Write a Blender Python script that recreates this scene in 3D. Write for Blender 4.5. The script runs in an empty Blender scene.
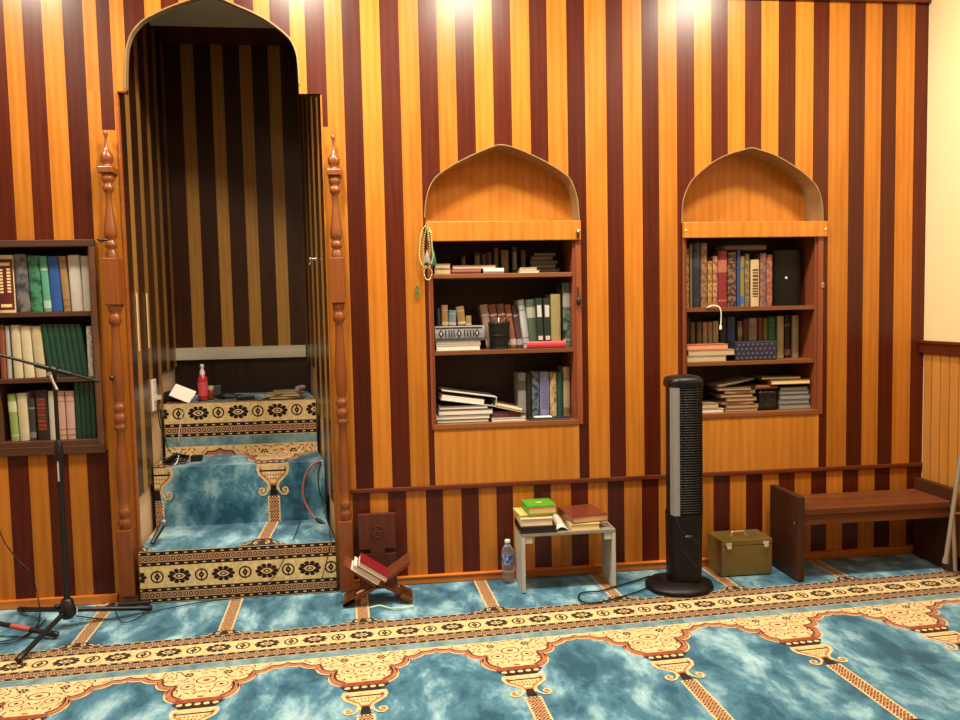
import bpy, math, random
import numpy as np
from mathutils import Vector, Matrix
random.seed(7)
scn = bpy.context.scene
COL = scn.collection

# ------------------------------------------------------------------ camera
FPX = 780.0; CD = 3.9; CH = 1.38
yaw, pitch, roll = [math.radians(a) for a in (6.786, 3.688, -1.203)]
_r = Vector((math.cos(yaw), -math.sin(yaw), 0)); _f0 = Vector((math.sin(yaw), math.cos(yaw), 0)); _u = Vector((0, 0, 1))
FW = _f0*math.cos(pitch) - _u*math.sin(pitch)
_u2 = _u*math.cos(pitch) + _f0*math.sin(pitch)
RT = _r*math.cos(roll) + _u2*math.sin(roll)
UP = _u2*math.cos(roll) - _r*math.sin(roll)
CAM = Vector((0, -CD, CH))
cd = bpy.data.cameras.new('camera'); co = bpy.data.objects.new('camera', cd); COL.objects.link(co)
M = Matrix.Identity(4)
for i in range(3):
    M[i][0] = RT[i]; M[i][1] = UP[i]; M[i][2] = -FW[i]; M[i][3] = CAM[i]
co.matrix_world = M
cd.sensor_width = 36; cd.lens = FPX/960*36; cd.clip_start = .05
scn.camera = co

def ray(x, y): return FW + RT*((x-480)/FPX) - UP*((y-360)/FPX)
def at(x, y, Y=0.0):
    d = ray(x, y); t = (Y+CD)/d.y; return CAM + d*t
def fl(x, y, z=0.0):
    d = ray(x, y); t = (z-CH)/d.z; return CAM + d*t
def X(x, y, Y=0.0): return at(x, y, Y).x
def Z(x, y, Y=0.0): return at(x, y, Y).z

# ------------------------------------------------------------------ materials
def lin(h):
    h = h.lstrip('#'); o = []
    for i in (0, 2, 4):
        c = int(h[i:i+2], 16)/255; o.append(c/12.92 if c <= .04045 else ((c+.055)/1.055)**2.4)
    return tuple(o)+(1,)
_mats = {}
def newmat(name):
    m = bpy.data.materials.new(name); m.use_nodes = True
    return m, m.node_tree.nodes, m.node_tree.links, m.node_tree.nodes['Principled BSDF']
def plain(h, rough=.6, metal=0, var=.12, spec=.5, scale=30, trans=0):
    k = (h, rough, metal, var, spec, trans)
    if k in _mats: return _mats[k]
    m, N, L, b = newmat('paint_'+h.lstrip('#'))
    b.inputs['Roughness'].default_value = rough; b.inputs['Metallic'].default_value = metal
    b.inputs['Specular IOR Level'].default_value = spec
    b.inputs['Transmission Weight'].default_value = trans
    c = lin(h)
    if var:
        t = N.new('ShaderNodeTexCoord'); n = N.new('ShaderNodeTexNoise'); n.inputs['Scale'].default_value = scale; n.inputs['Detail'].default_value = 4
        r = N.new('ShaderNodeMixRGB'); r.inputs[1].default_value = tuple(x*(1-var) for x in c[:3])+(1,); r.inputs[2].default_value = tuple(min(1, x*(1+var)) for x in c[:3])+(1,)
        L.new(t.outputs['Object'], n.inputs['Vector']); L.new(n.outputs['Fac'], r.inputs[0]); L.new(r.outputs[0], b.inputs['Base Color'])
    else: b.inputs['Base Color'].default_value = c
    _mats[k] = m; return m
def wood(name, ca, cb, rough=.3, horiz=False, scale=1.0, coat=0.0, rv=.25, spec=.4):
    if name in _mats: return _mats[name]
    m, N, L, b = newmat(name)
    t = N.new('ShaderNodeTexCoord'); mp = N.new('ShaderNodeMapping')
    mp.inputs['Scale'].default_value = (2.5*scale, 25*scale, 25*scale) if horiz else (25*scale, 25*scale, 2.2*scale)
    a = N.new('ShaderNodeAttribute'); a.attribute_name = 'rnd'
    off = N.new('ShaderNodeVectorMath'); off.operation = 'MULTIPLY_ADD'
    off.inputs[1].default_value = (37, 17, 23)
    L.new(a.outputs['Color'], off.inputs[0]); L.new(t.outputs['Object'], mp.inputs['Vector']); L.new(mp.outputs[0], off.inputs[2])
    n = N.new('ShaderNodeTexNoise'); n.inputs['Scale'].default_value = 1; n.inputs['Detail'].default_value = 5; n.inputs['Roughness'].default_value = .6; n.inputs['Distortion'].default_value = .6
    w = N.new('ShaderNodeTexWave'); w.inputs['Scale'].default_value = .35; w.inputs['Distortion'].default_value = 7; w.inputs['Detail'].default_value = 3; w.inputs['Detail Scale'].default_value = .6
    w.bands_direction = 'Z' if horiz else 'X'
    L.new(off.outputs[0], n.inputs['Vector']); L.new(off.outputs[0], w.inputs['Vector'])
    mx = N.new('ShaderNodeMath'); mx.operation = 'MULTIPLY_ADD'; mx.inputs[1].default_value = .16
    mul = N.new('ShaderNodeMath'); mul.operation = 'MULTIPLY'; mul.inputs[1].default_value = .84
    L.new(n.outputs['Fac'], mul.inputs[0]); L.new(w.outputs['Fac'], mx.inputs[0]); L.new(mul.outputs[0], mx.inputs[2])
    ramp = N.new('ShaderNodeValToRGB'); ramp.color_ramp.elements[0].position = .25; ramp.color_ramp.elements[1].position = .75
    ramp.color_ramp.elements[0].color = lin(ca); ramp.color_ramp.elements[1].color = lin(cb)
    L.new(mx.outputs[0], ramp.inputs[0])
    hs = N.new('ShaderNodeHueSaturation')
    mr = N.new('ShaderNodeMapRange'); mr.inputs[3].default_value = 1-rv; mr.inputs[4].default_value = 1+rv
    L.new(a.outputs['Fac'], mr.inputs[0]); L.new(mr.outputs[0], hs.inputs['Value']); L.new(ramp.outputs[0], hs.inputs['Color'])
    L.new(hs.outputs[0], b.inputs['Base Color'])
    b.inputs['Specular IOR Level'].default_value = spec; b.inputs['Roughness'].default_value = rough; b.inputs['Coat Weight'].default_value = coat; b.inputs['Coat Roughness'].default_value = .12
    bp = N.new('ShaderNodeBump'); bp.inputs['Strength'].default_value = .08; bp.inputs['Distance'].default_value = .002
    L.new(n.outputs['Fac'], bp.inputs['Height']); L.new(bp.outputs[0], b.inputs['Normal'])
    _mats[name] = m; return m
def pattern(ha, hb, scale=60, kind='voronoi', rough=.5, hc=None):
    k = ('pat', ha, hb, scale, kind, hc)
    if k in _mats: return _mats[k]
    m, N, L, b = newmat('pattern_'+ha.lstrip('#'))
    t = N.new('ShaderNodeTexCoord')
    if kind == 'voronoi':
        n = N.new('ShaderNodeTexVoronoi'); n.inputs['Scale'].default_value = scale; o = n.outputs['Distance']
    else:
        n = N.new('ShaderNodeTexNoise'); n.inputs['Scale'].default_value = scale; n.inputs['Detail'].default_value = 3; o = n.outputs['Fac']
    r = N.new('ShaderNodeValToRGB'); e = r.color_ramp.elements
    e[0].color = lin(ha); e[1].color = lin(hb); e[0].position = .38; e[1].position = .56
    if hc: x = e.new(.48); x.color = lin(hc)
    L.new(t.outputs['Object'], n.inputs['Vector']); L.new(o, r.inputs[0]); L.new(r.outputs[0], b.inputs['Base Color'])
    b.inputs['Roughness'].default_value = rough
    _mats[k] = m; return m

LIGHT = wood('honey_oak', 'A4601C', 'BE7A2C', .3, coat=0, spec=.28, rv=.14)
DARK = wood('red_brown_board', '42140A', '54200F', .3, coat=0, spec=.28, rv=.2)
PLY = wood('honey_plywood', 'AC6A22', 'C48234', .34, scale=.8, rv=.06, spec=.28)
TRIMW = wood('trim_wood', '8E4A1E', 'A85C28', .35, horiz=True)
TRIMR = wood('red_trim', '4C1C0E', '602814', .35, horiz=True)
BASEW = wood('baseboard_wood', 'A85C22', 'C8762E', .35, horiz=True)
TURN = wood('turned_wood', '703A18', '864A20', .32, coat=.25)
SHELFW = wood('shelf_wood', '6A3E20', '84522C', .45, horiz=True)
SHELFV = wood('shelf_side_wood', '6E3820', '864628', .45)
SHELFD = wood('shelf_dark_wood', '4A2C1C', '5A3826', .5, horiz=True)
SHELFDV = wood('shelf_dark_side', '5A3A26', '6C4630', .5)
BACKD = wood('shelf_back_dark', '2A1810', '38221a', .6)
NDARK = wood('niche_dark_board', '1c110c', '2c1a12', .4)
NLIGHT_SHADE = wood('niche_light_board_shaded', '966830', 'B08440', .38, rv=.1)  # honey boards darkened and dulled: the alcove's shade is put into this colour
NBOARD_SHADE = wood('niche_brown_board_shaded', '2A140C', '3C1C10', .33, rv=.2)  # red-brown boards darkened too, with the alcove's shade painted in
PINE = wood('stained_pine', '48220F', '74401F', .45, horiz=True, scale=.7)
PINED = wood('stained_pine_end', '2E160C', '4A2614', .5)
REHAL = wood('carved_walnut', '5E2C14', '7A4220', .5)
REHALD = wood('dark_walnut', '3E1C12', '54281a', .5)
BEAD = wood('beadboard_oak', 'B07432', 'C4883E', .45, rv=.06)
BEAM = wood('pale_beam', 'A8A08C', 'C8BEA6', .7, horiz=True, scale=.5)
PLASTER = plain('DCB488', .85, var=.08, scale=8)
CREAM = plain('EACFA0', .9, var=.03, scale=3)
CEIL = plain('B4A894', .95, var=.02)

def pile(name, ha, hb, scale, hmid=None):
    m, N, L, b = newmat(name)
    t = N.new('ShaderNodeTexCoord'); mp = N.new('ShaderNodeMapping'); mp.inputs['Rotation'].default_value = (0, 0, .5); mp.inputs['Scale'].default_value = (1.6, .85, 1.2)
    n = N.new('ShaderNodeTexNoise'); n.inputs['Scale'].default_value = scale; n.inputs['Detail'].default_value = 6; n.inputs['Roughness'].default_value = .66; n.inputs['Distortion'].default_value = .25
    L.new(t.outputs['Object'], mp.inputs[0]); L.new(mp.outputs[0], n.inputs['Vector'])
    r = N.new('ShaderNodeValToRGB'); e = r.color_ramp.elements; e[0].color = lin(ha); e[1].color = lin(hb); e[0].position = .38; e[1].position = .65
    if hmid: x = e.new(.5); x.color = lin(hmid)
    L.new(n.outputs['Fac'], r.inputs[0])
    f = N.new('ShaderNodeTexNoise'); f.inputs['Scale'].default_value = 260; f.inputs['Detail'].default_value = 2
    L.new(t.outputs['Object'], f.inputs['Vector'])
    mm = N.new('ShaderNodeMixRGB'); mm.blend_type = 'OVERLAY'; mm.inputs[0].default_value = .25
    L.new(r.outputs[0], mm.inputs[1]); L.new(f.outputs['Fac'], mm.inputs[2]); L.new(mm.outputs[0], b.inputs['Base Color'])
    b.inputs['Roughness'].default_value = .9; b.inputs['Specular IOR Level'].default_value = .2
    b.inputs['Sheen Weight'].default_value = .3; b.inputs['Sheen Roughness'].default_value = .4
    return m
TEAL = pile('teal_pile', '205068', '9CC4D2', 3.4, '467A92')  # sheen of crushed pile put into the colour as light and dark mottling
STRIP = pile('grey_teal_pile', '4E7480', '86A4A8', 8)
CGOLD = pile('gold_pile', 'C8AC74', 'E4CC98', 30)
CGOLD2 = pile('cream_gold_pile', 'CCAE7C', 'E8CC98', 30)
CDARK = pile('black_brown_pile', '1E0E0C', '2E1814', 30)
CRED = pile('rust_pile', '7E3820', '9C5030', 25)
COR = pile('orange_pile', 'C88444', 'DCA060', 30)
CPINK = pile('rose_gold_pile', 'BC9470', 'CCA880', 30)
CROSE = pile('rose_brown_pile', '9C6448', 'B07A58', 30)

# ------------------------------------------------------------------ mesh builder
ORG = {}
class MB:
    def __init__(s): s.v = []; s.f = []; s.m = []; s.r = []; s.sm = []; s.mats = []; s.T = None
    def mi(s, mat):
        if mat not in s.mats: s.mats.append(mat)
        return s.mats.index(mat)
    def add(s, pts, faces, mat, rnd=None, smooth=False):
        b = len(s.v)
        for p in pts:
            p = Vector(p)
            s.v.append(s.T @ p if s.T else p)
        i = s.mi(mat); rnd = random.random() if rnd is None else rnd
        for f in faces: s.f.append([b+k for k in f]); s.m.append(i); s.r.append(rnd); s.sm.append(smooth)
        return s
    def poly(s, pts, mat, rnd=None): return s.add(pts, [list(range(len(pts)))], mat, rnd)
    def box(s, x0, x1, y0, y1, z0, z1, mat, rnd=None):
        p = [(x, y, z) for z in (z0, z1) for y in (y0, y1) for x in (x0, x1)]
        return s.add(p, [(0, 2, 3, 1), (4, 5, 7, 6), (0, 1, 5, 4), (2, 6, 7, 3), (0, 4, 6, 2), (1, 3, 7, 5)], mat, rnd)
    def prism(s, pts, vec, mat, rnd=None, smooth=False):
        n = len(pts); vec = Vector(vec); P = [Vector(p) for p in pts]; Q = [p+vec for p in P]
        rnd = random.random() if rnd is None else rnd
        nrm = Vector((0, 0, 0))
        for i in range(n): nrm += P[i].cross(P[(i+1) % n])
        o = nrm.dot(vec) > 0
        a = list(range(n)); c = [n+k for k in a]
        s.add(P+Q, [a[::-1] if o else a, c if o else c[::-1]], mat, rnd)
        sides = [(i, (i+1) % n, n+(i+1) % n, n+i) for i in range(n)]
        if not o: sides = [q[::-1] for q in sides]
        s.add(P+Q, sides, mat, rnd, smooth); return s
    def lathe(s, prof, c, mat, seg=24, axis=None, squash=1.0, smooth=True, rnd=None):
        c = Vector(c); pts = []; n = len(prof)
        A = Vector((0, 0, 1)) if axis is None else Vector(axis).normalized()
        B = A.orthogonal().normalized(); D = A.cross(B)
        if axis is None: B = Vector((1, 0, 0)); D = Vector((0, 1, 0))
        for r, h in prof:
            for k in range(seg):
                a = 2*math.pi*k/seg; pts.append(c+A*h+B*(r*math.cos(a))+D*(r*squash*math.sin(a)))
        fs = [(i*seg+k, i*seg+(k+1) % seg, (i+1)*seg+(k+1) % seg, (i+1)*seg+k) for i in range(n-1) for k in range(seg)]
        rnd = random.random() if rnd is None else rnd
        s.add(pts, fs, mat, rnd, smooth)
        s.add(pts[:seg], [list(range(seg))[::-1]], mat, rnd); s.add(pts[-seg:], [list(range(seg))], mat, rnd)
        return s
    def tube(s, pts, r, mat, seg=8, closed=False, rnd=None):
        P = [Vector(p) for p in pts]; n = len(P); rr = r if isinstance(r, (list, tuple)) else [r]*n
        out = []; prev = None
        for i in range(n):
            t = (P[(i+1) % n]-P[i-1]) if closed else (P[min(i+1, n-1)]-P[max(i-1, 0)])
            t = t.normalized()
            if prev is None: b = t.orthogonal().normalized()
            else: b = (prev-t*prev.dot(t)).normalized()
            prev = b; d = t.cross(b)
            for k in range(seg):
                a = 2*math.pi*k/seg; out.append(P[i]+(b*math.cos(a)+d*math.sin(a))*rr[i])
        m = n if closed else n-1
        fs = [(i*seg+k, i*seg+(k+1) % seg, ((i+1) % n)*seg+(k+1) % seg, ((i+1) % n)*seg+k) for i in range(m) for k in range(seg)]
        rnd = random.random() if rnd is None else rnd
        s.add(out, fs, mat, rnd, True)
        if not closed: s.add(out[:seg], [list(range(seg))[::-1]], mat, rnd); s.add(out[-seg:], [list(range(seg))], mat, rnd)
        return s
    def build(s, name, parent=None, org=None, bevel=0, bseg=2):
        if org is None:
            if parent is not None: org = ORG[parent.name]
            else:
                a = np.array([tuple(p) for p in s.v]); org = Vector(((a[:, 0].min()+a[:, 0].max())/2, (a[:, 1].min()+a[:, 1].max())/2, a[:, 2].min()))
        org = Vector(org)
        me = bpy.data.meshes.new(name); me.from_pydata([tuple(p-org) for p in s.v], [], s.f)
        for m in s.mats: me.materials.append(m)
        me.polygons.foreach_set('material_index', s.m); me.polygons.foreach_set('use_smooth', s.sm)
        at_ = me.attributes.new('rnd', 'FLOAT', 'FACE'); at_.data.foreach_set('value', s.r)
        me.update()
        o = bpy.data.objects.new(name, me); COL.objects.link(o)
        ORG[o.name] = org
        if parent is not None: o.parent = parent; o.location = org-ORG[parent.name]
        else: o.location = org
        if bevel:
            b = o.modifiers.new('bevel', 'BEVEL'); b.width = bevel; b.segments = bseg; b.limit_method = 'ANGLE'; b.angle_limit = math.radians(40)
        return o
CURG = [None]
def tag(o, label, cat, group=None, kind=None):
    if group is None and cat in ('book', 'binder', 'papers', 'magazine', 'booklet'): group = CURG[0]
    if group is None and cat == 'cable': group = 'loose cables'
    o['label'] = label; o['category'] = cat
    if group: o['group'] = group
    if kind: o['kind'] = kind
    return o
def struct(o, label=None):
    o['kind'] = 'structure'
    if label: o['label'] = label
    return o
def thing(name, loc, label, cat, group=None):
    o = bpy.data.objects.new(name, None); COL.objects.link(o); o.empty_display_size = .1; o.location = loc; ORG[o.name] = Vector(loc)
    return tag(o, label, cat, group)
def bez(pts, n=8):
    "Catmull-Rom through pts"
    P = [Vector(p) for p in pts]; P = [P[0]*2-P[1]]+P+[P[-1]*2-P[-2]]; out = []
    for i in range(1, len(P)-2):
        for k in range(n):
            t = k/n; a, b, c, d = P[i-1:i+3]
            out.append(.5*((2*b)+(c-a)*t+(2*a-5*b+4*c-d)*t*t+(3*b-a-3*c+d)*t**3))
    out.append(P[-2]); return out

# ------------------------------------------------------------------ room shell
XR = 2.883; XLW = -4.2; YB = -6.5; ZC = 3.3
struct(MB().box(XLW-.1, XR+.1, YB-.1, 1.45, -.14, -.012, plain('6A6258', .9)).build('floor'))
struct(MB().box(XLW-.1, XR+.1, YB-.1, 1.45, ZC, ZC+.1, CEIL).build('ceiling'))
struct(MB().box(XLW-.1, XLW, YB, 1.45, -.012, ZC, CREAM).build('wall_left'))
struct(MB().box(XLW-.1, XR+.1, YB-.1, YB, -.012, ZC, CREAM).build('wall_back'))
struct(MB().box(XR, XR+.1, YB, 1.45, -.012, ZC, CREAM).build('wall_right'))
# beadboard wainscot and chair rail on the right wall
zr1 = 1.162; zr0 = 1.098
b = MB(); y = -.02
while y > -4.0:
    b.box(XR-.012, XR, y-.058, y, .06, zr0, BEAD); b.box(XR-.008, XR, y-.066, y-.058, .06, zr0, TRIMW); y -= .066
struct(b.build('trim_1')); 
struct(MB().box(XR-.03, XR, -4.0, -.001, zr0, zr1, TRIMR).box(XR-.038, XR, -4.0, -.001, zr1-.012, zr1+.004, TRIMR).build('trim_2', bevel=.003))
struct(MB().box(XR-.02, XR, -4.0, -.02, 0, .07, TRIMR).build('baseboard_right', bevel=.003))

# --- striped panelled wall
ZTOP = Z(880, 1.5)
BIG = [(30, 430), (31, 340), (35, 250), (45, 200), (65, 155), (110, 105), (180, 65), (260, 30), (350, 0), (420, -18), (490, 0), (560, 30), (640, 65), (720, 110), (790, 165), (820, 200), (845, 260), (855, 350), (860, 465)]
BIG = [at(120+x/4.8, y/4.8) for x, y in BIG]
MIDA = [(120, 470), (122, 430), (130, 370), (150, 310), (185, 265), (270, 210), (360, 165), (445, 130), (485, 122), (540, 133), (620, 165), (710, 210), (800, 270), (830, 320), (850, 390), (858, 490)]
MIDA = [at(400+x/4.8, 120+y/4.8) for x, y in MIDA]
RGTA = [(70, 715), (71, 690), (75, 640), (95, 590), (120, 560), (170, 520), (220, 495), (270, 480), (292, 475), (320, 482), (370, 500), (430, 535), (480, 575), (505, 610), (517, 660), (519, 715)]
RGTA = [at(660+x/3.2, y/3.2) for x, y in RGTA]
def arch(P):
    P = bez(P, 4); o = [P[0]]; 
    for p in P[1:]:
        if p.x > o[-1].x+.0008: o.append(p)
    return o
BIG, MIDA, RGTA = arch(BIG), arch(MIDA), arch(RGTA)
NX0, NX1 = -1.222, -.281                       # niche opening
ZSP = (Z(128, 91)+Z(300, 97))/2                # spring line
LS = (X(0, 420), X(96, 440), Z(50, 446), Z(50, 247))
LS = (-1.84, -1.378, LS[2], LS[3])
MS = (X(431, 300), X(575.5, 300), Z(500, 427), Z(500, 236))
RS = (X(684.5, 300), X(817, 300), Z(760, 416), Z(750, 232))
ZLM, ZLR = MIDA[0].z, RGTA[0].z
def hi_of(P, x):
    if x < P[0].x-1e-6 or x > P[-1].x+1e-6: return None
    for a, c in zip(P, P[1:]):
        if a.x-1e-6 <= x <= c.x+1e-6: return a.z+(c.z-a.z)*(x-a.x)/(c.x-a.x)
OPEN = [(NX0, NX1, -.012, ZSP, None), (BIG[0].x, BIG[-1].x, ZSP-.01, None, BIG), (LS[0], LS[1], LS[2], LS[3], None),
        (MS[0], MS[1], MS[2], MS[3], None), (MIDA[0].x, MIDA[-1].x, MS[3]-.01, None, MIDA),
        (RS[0], RS[1], RS[2], RS[3], None), (RGTA[0].x, RGTA[-1].x, RS[3]-.01, None, RGTA)]
def region(mb, xa, xb, z0, z1, mat, rnd, Y=0.0):
    cuts = {xa, xb}
    for o in OPEN:
        for x in (o[0], o[1]): cuts.add(x)
        if o[4]: cuts.update(p.x for p in o[4])
    cuts = sorted(c for c in cuts if xa-1e-9 <= c <= xb+1e-9)
    for a, c in zip(cuts, cuts[1:]):
        if c-a < 1e-5: continue
        m = (a+c)/2; rg = []
        for o in OPEN:
            if o[0] < m < o[1]:
                if o[4]: rg.append((o[2], hi_of(o[4], a+1e-7), hi_of(o[4], c-1e-7)))
                else: rg.append((o[2], o[3], o[3]))
        rg.sort(); segs = []; la, lb = z0, z0
        for lo, ha, hb in rg:
            if lo > max(la, lb)+1e-4: segs.append((la, lb, lo, lo))
            la, lb = max(la, ha), max(lb, hb)
        segs.append((la, lb, z1, z1))
        for pa, pb, qa, qb in segs:
            qa, qb = min(qa, z1), min(qb, z1); pa, pb = max(pa, z0), max(pb, z0)
            if qa-pa < 1e-4 and qb-pb < 1e-4: continue
            mb.poly([(a, Y, pa), (c, Y, pb), (c, Y, qb), (a, Y, qa)], mat, rnd)
wall = MB()
# upper stripes: px of edges at y=3, alternating
E1 = [-75, -55, -36, -16, 3, 21.2, 41, 61.5, 82, 95.5, 109, 123, 144, 160.6, 178.5, 197, 215, 233.5, 253, 269, 289, 304, 324, 341, 359.5, 378.8, 398, 417.5, 436, 454.3, 473, 491.5, 509.8, 528.6, 546.2, 566, 584, 605.3, 622, 641, 658, 676.3, 694, 711, 727.8, 745, 761.6, 778.8, 796, 813.8, 829.7, 850, 866, 882.5, 897.5, 915.6]
xs = [X(e, 3) for e in E1]+[XR]
ZT = .488                                        # chair-height trim on the wall
ZA = LS[2]-.03; ZL91 = Z(95, 91); ZL130 = Z(100, 130)
for i in range(len(xs)-1):
    a, c = xs[i], xs[i+1]; dark = (i % 2 == 0) == False
    dark = i % 2 == 1
    mat = DARK if dark else LIGHT
    a0, c0 = a, c
    if E1[i] < 109:
        region(wall, a, c, ZA if E1[i] < 82 else (ZL130 if E1[i] == 95.5 else ZL91), ZTOP, mat, random.random()); continue
    if E1[i] in (109,): region(wall, a, c, ZL91, ZTOP, mat, random.random()); continue
    if E1[i] == 304:
        region(wall, a, c, ZSP, ZTOP, mat, .5); region(wall, X(321, 110), c, Z(325, 127), ZSP, mat, .5); continue
    if a > NX1-.02:
        region(wall, a, c, ZT, ZTOP, mat, random.random())
    else:
        region(wall, a, c, ZSP, ZTOP, mat, random.random())
# orange boards beside the niche that carry the turned columns
X82, X95, X109, X321, X324 = X(82, 3), X(95.5, 3), X(109, 3), X(321, 110), X(324, 3)
for p, q, z in ((X82, X95, ZL91), (X95, X109, ZL130), (X109, NX0, ZL91)): region(wall, p, q, ZA, z, LIGHT, .45)
region(wall, NX1, X321, ZT, ZSP, LIGHT, .5); region(wall, X321, X324, ZT, Z(325, 127), LIGHT, .5)
# lower stripes, right of the niche
E2 = [353.5, 371, 388.8, 407, 426.7, 443.8, 462, 479.5, 497, 513.6, 534.6, 551.4, 571.5, 588.6, 608, 624.5, 642, 659, 677, 695.5, 713.6, 730, 746, 762.4, 778.4, 794.4, 810.8, 826, 842, 857.7, 873.8, 889.2, 906]
xl = [NX1]+[X(e, 530) for e in E2]+[XR]
for i in range(len(xl)-1): region(wall, xl[i], xl[i+1], -.012, ZT, LIGHT if i % 2 == 0 else DARK, random.random())
# lower stripes, left of the niche
E3 = [-66, -46, -26.5, -7, 13.5, 34, 52.7, 74, 92, 113.7]
xk = [X(e, 560) for e in E3]
for i in range(len(xk)-1): region(wall, xk[i], xk[i+1], -.012, ZA, LIGHT if i % 2 == 1 else DARK, random.random())
region(wall, xk[-1], NX0, -.012, ZA, LIGHT, .45)
wall.box(XLW, xs[0], -.001, .01, -.012, ZTOP, LIGHT)
wall.box(XLW, XR, -.006, .12, ZTOP, ZC, CREAM)
w = struct(wall.build('wall_front', org=(0, 0, 0)))
struct(MB().box(XLW, XR-.001, -.022, 0, ZTOP-.006, ZTOP+.02, TRIMR).build('trim_3', bevel=.003))
struct(MB().box(X(350, 490), XR-.001, -.014, 0, ZT-.011, ZT+.011, TRIMR).build('trim_4', bevel=.004))
bb = MB().box(X(354, 580), XR-.021, -.022, 0, .001, .034, BASEW).box(X(354, 580), XR-.021, -.026, 0, .034, .042, BASEW)
struct(bb.build('baseboard_front', bevel=.002))
bb = MB().box(XLW, X(119, 600), -.022, 0, .001, .042, BASEW)
struct(bb.build('baseboard_left', bevel=.002))

# --- niche (recessed pulpit alcove)
BX0, BX1, BY = X(176, 340, 1.25), X(306.5, 345, 1.25), 1.25
ZN = Z(240, 45, BY)
LA, LB = Vector((NX0, 0, 0)), Vector((BX0, BY, 0)); RA, RB = Vector((NX1, 0, 0)), Vector((BX1, BY, 0))
nl = MB()
def side(mb, A, Bp, n, bots, lefty):
    e = [0.0]
    for i in range(n): e.append(e[-1]+(.63 if i % 2 == 0 else .37)*2/n)
    e[-1] = 1.0
    for i in range(n):
        p, q = A.lerp(Bp, e[i]), A.lerp(Bp, e[i+1]); zb = bots(p.lerp(q, .5).y)
        mat = (NBOARD_SHADE if i % 2 == 0 else NLIGHT_SHADE)
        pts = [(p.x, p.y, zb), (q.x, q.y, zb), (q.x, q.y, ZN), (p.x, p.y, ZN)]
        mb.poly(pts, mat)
    s_ = .02 if not lefty else -.02
    mb.poly([(A.x+s_, A.y, 0), (Bp.x+s_, Bp.y, 0), (Bp.x+s_, Bp.y, ZN), (A.x+s_, A.y, ZN)], PLASTER)
bots = lambda y: .50 if y < .36 else (.86 if y < .82 else 1.06)
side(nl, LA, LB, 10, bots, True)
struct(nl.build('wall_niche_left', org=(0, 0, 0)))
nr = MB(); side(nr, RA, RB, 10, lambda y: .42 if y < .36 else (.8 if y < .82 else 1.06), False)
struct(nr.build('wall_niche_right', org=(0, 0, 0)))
nb = MB()
ed = [176, 192.5, 205, 222, 233.8, 250, 262, 278, 290, 306.5]
zb1 = Z(240, 346.5, BY); zb0 = Z(240, 358.5, BY)
ex = [X(e, 330, BY) for e in ed]; ex[0] -= .02; ex[-1] += .02
for i in range(len(ex)-1): nb.poly([(ex[i], BY, zb1), (ex[i+1], BY, zb1), (ex[i+1], BY, ZN), (ex[i], BY, ZN)], NLIGHT_SHADE if i % 2 else NBOARD_SHADE)
xx = ex[0]
for e in (213.5, 246, 289, 320):
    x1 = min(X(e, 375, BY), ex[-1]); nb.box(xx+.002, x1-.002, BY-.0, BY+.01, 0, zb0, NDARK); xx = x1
nb.box(ex[0], ex[-1], BY+.008, BY+.02, 0, ZN, BACKD)
struct(nb.build('wall_niche_back', org=(0, 0, 0)))
struct(MB().box(BX0+.002, BX1-.002, BY-.03, BY, zb0, zb1, BEAM).build('trim_5', bevel=.002))
yc = fl(240, 25.5, ZN).y
c = MB(); c.box(NX0-.12, NX1+.02, yc, BY+.02, ZN, ZN+.02, DARK)
c.box(NX0-.12, NX1+.02, .2, yc-.001, ZN-.012, ZN+.02, plain('D8D0B8', .7)); c.box(NX0-.12, NX1+.02, .02, .2, ZN-.05, ZN+.02, plain('E8E0CC', .7))
struct(c.build('ceiling_niche', org=(0, 0, 0)))
# arch panel thickness and lip around the niche arch
def lip(P, y0, y1, t, mat, mb):
    n = len(P); cx = sum(p.x for p in P)/n; out = []
    for i, p in enumerate(P):
        tg = (P[min(i+1, n-1)]-P[max(i-1, 0)]); tg.y = 0; tg.normalize(); nn = Vector((-tg.z, 0, tg.x))
        out.append(p+nn*t)
    for i in range(n-1):
        a, c_, d, e = P[i], P[i+1], out[i+1], out[i]
        q = lambda v, y: (v.x, y, v.z)
        mb.poly([q(a, y0), q(c_, y0), q(d, y0), q(e, y0)], mat, .5)
        mb.poly([q(e, y0), q(d, y0), q(d, 0), q(e, 0)], mat, .5)
        mb.add([q(a, y1), q(c_, y1), q(c_, y0), q(a, y0)], [(0, 1, 2, 3)], mat, .5)
    return mb
l = MB(); LIPM = wood('arch_lip', '7E6442', '967A52', .5)
lip(BIG, -.008, .03, .006, LIPM, l)
# underside ledges of the arch panel and inner jambs
l.box(NX0, BIG[0].x, 0, .03, ZSP-.0, ZSP+.006, DARK); l.box(BIG[-1].x, NX1, 0, .03, ZSP, ZSP+.006, DARK)
l.box(NX0-.004, NX0+.004, -.006, .02, .25, ZSP, TRIMW); l.box(NX1-.004, NX1+.003, -.006, .02, .25, ZSP, LIGHT)
struct(l.build('trim_6', org=(0, 0, 0)))
# rear face of the arch panel (dark inside)
rp = MB(); xa_, xb_ = NX0-.1, NX1+.02
_o = OPEN; OPEN = [OPEN[0], OPEN[1]]
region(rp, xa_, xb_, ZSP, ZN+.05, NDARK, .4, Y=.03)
OPEN = _o
struct(rp.build('wall_niche_front', org=(0, 0, 0)))

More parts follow.
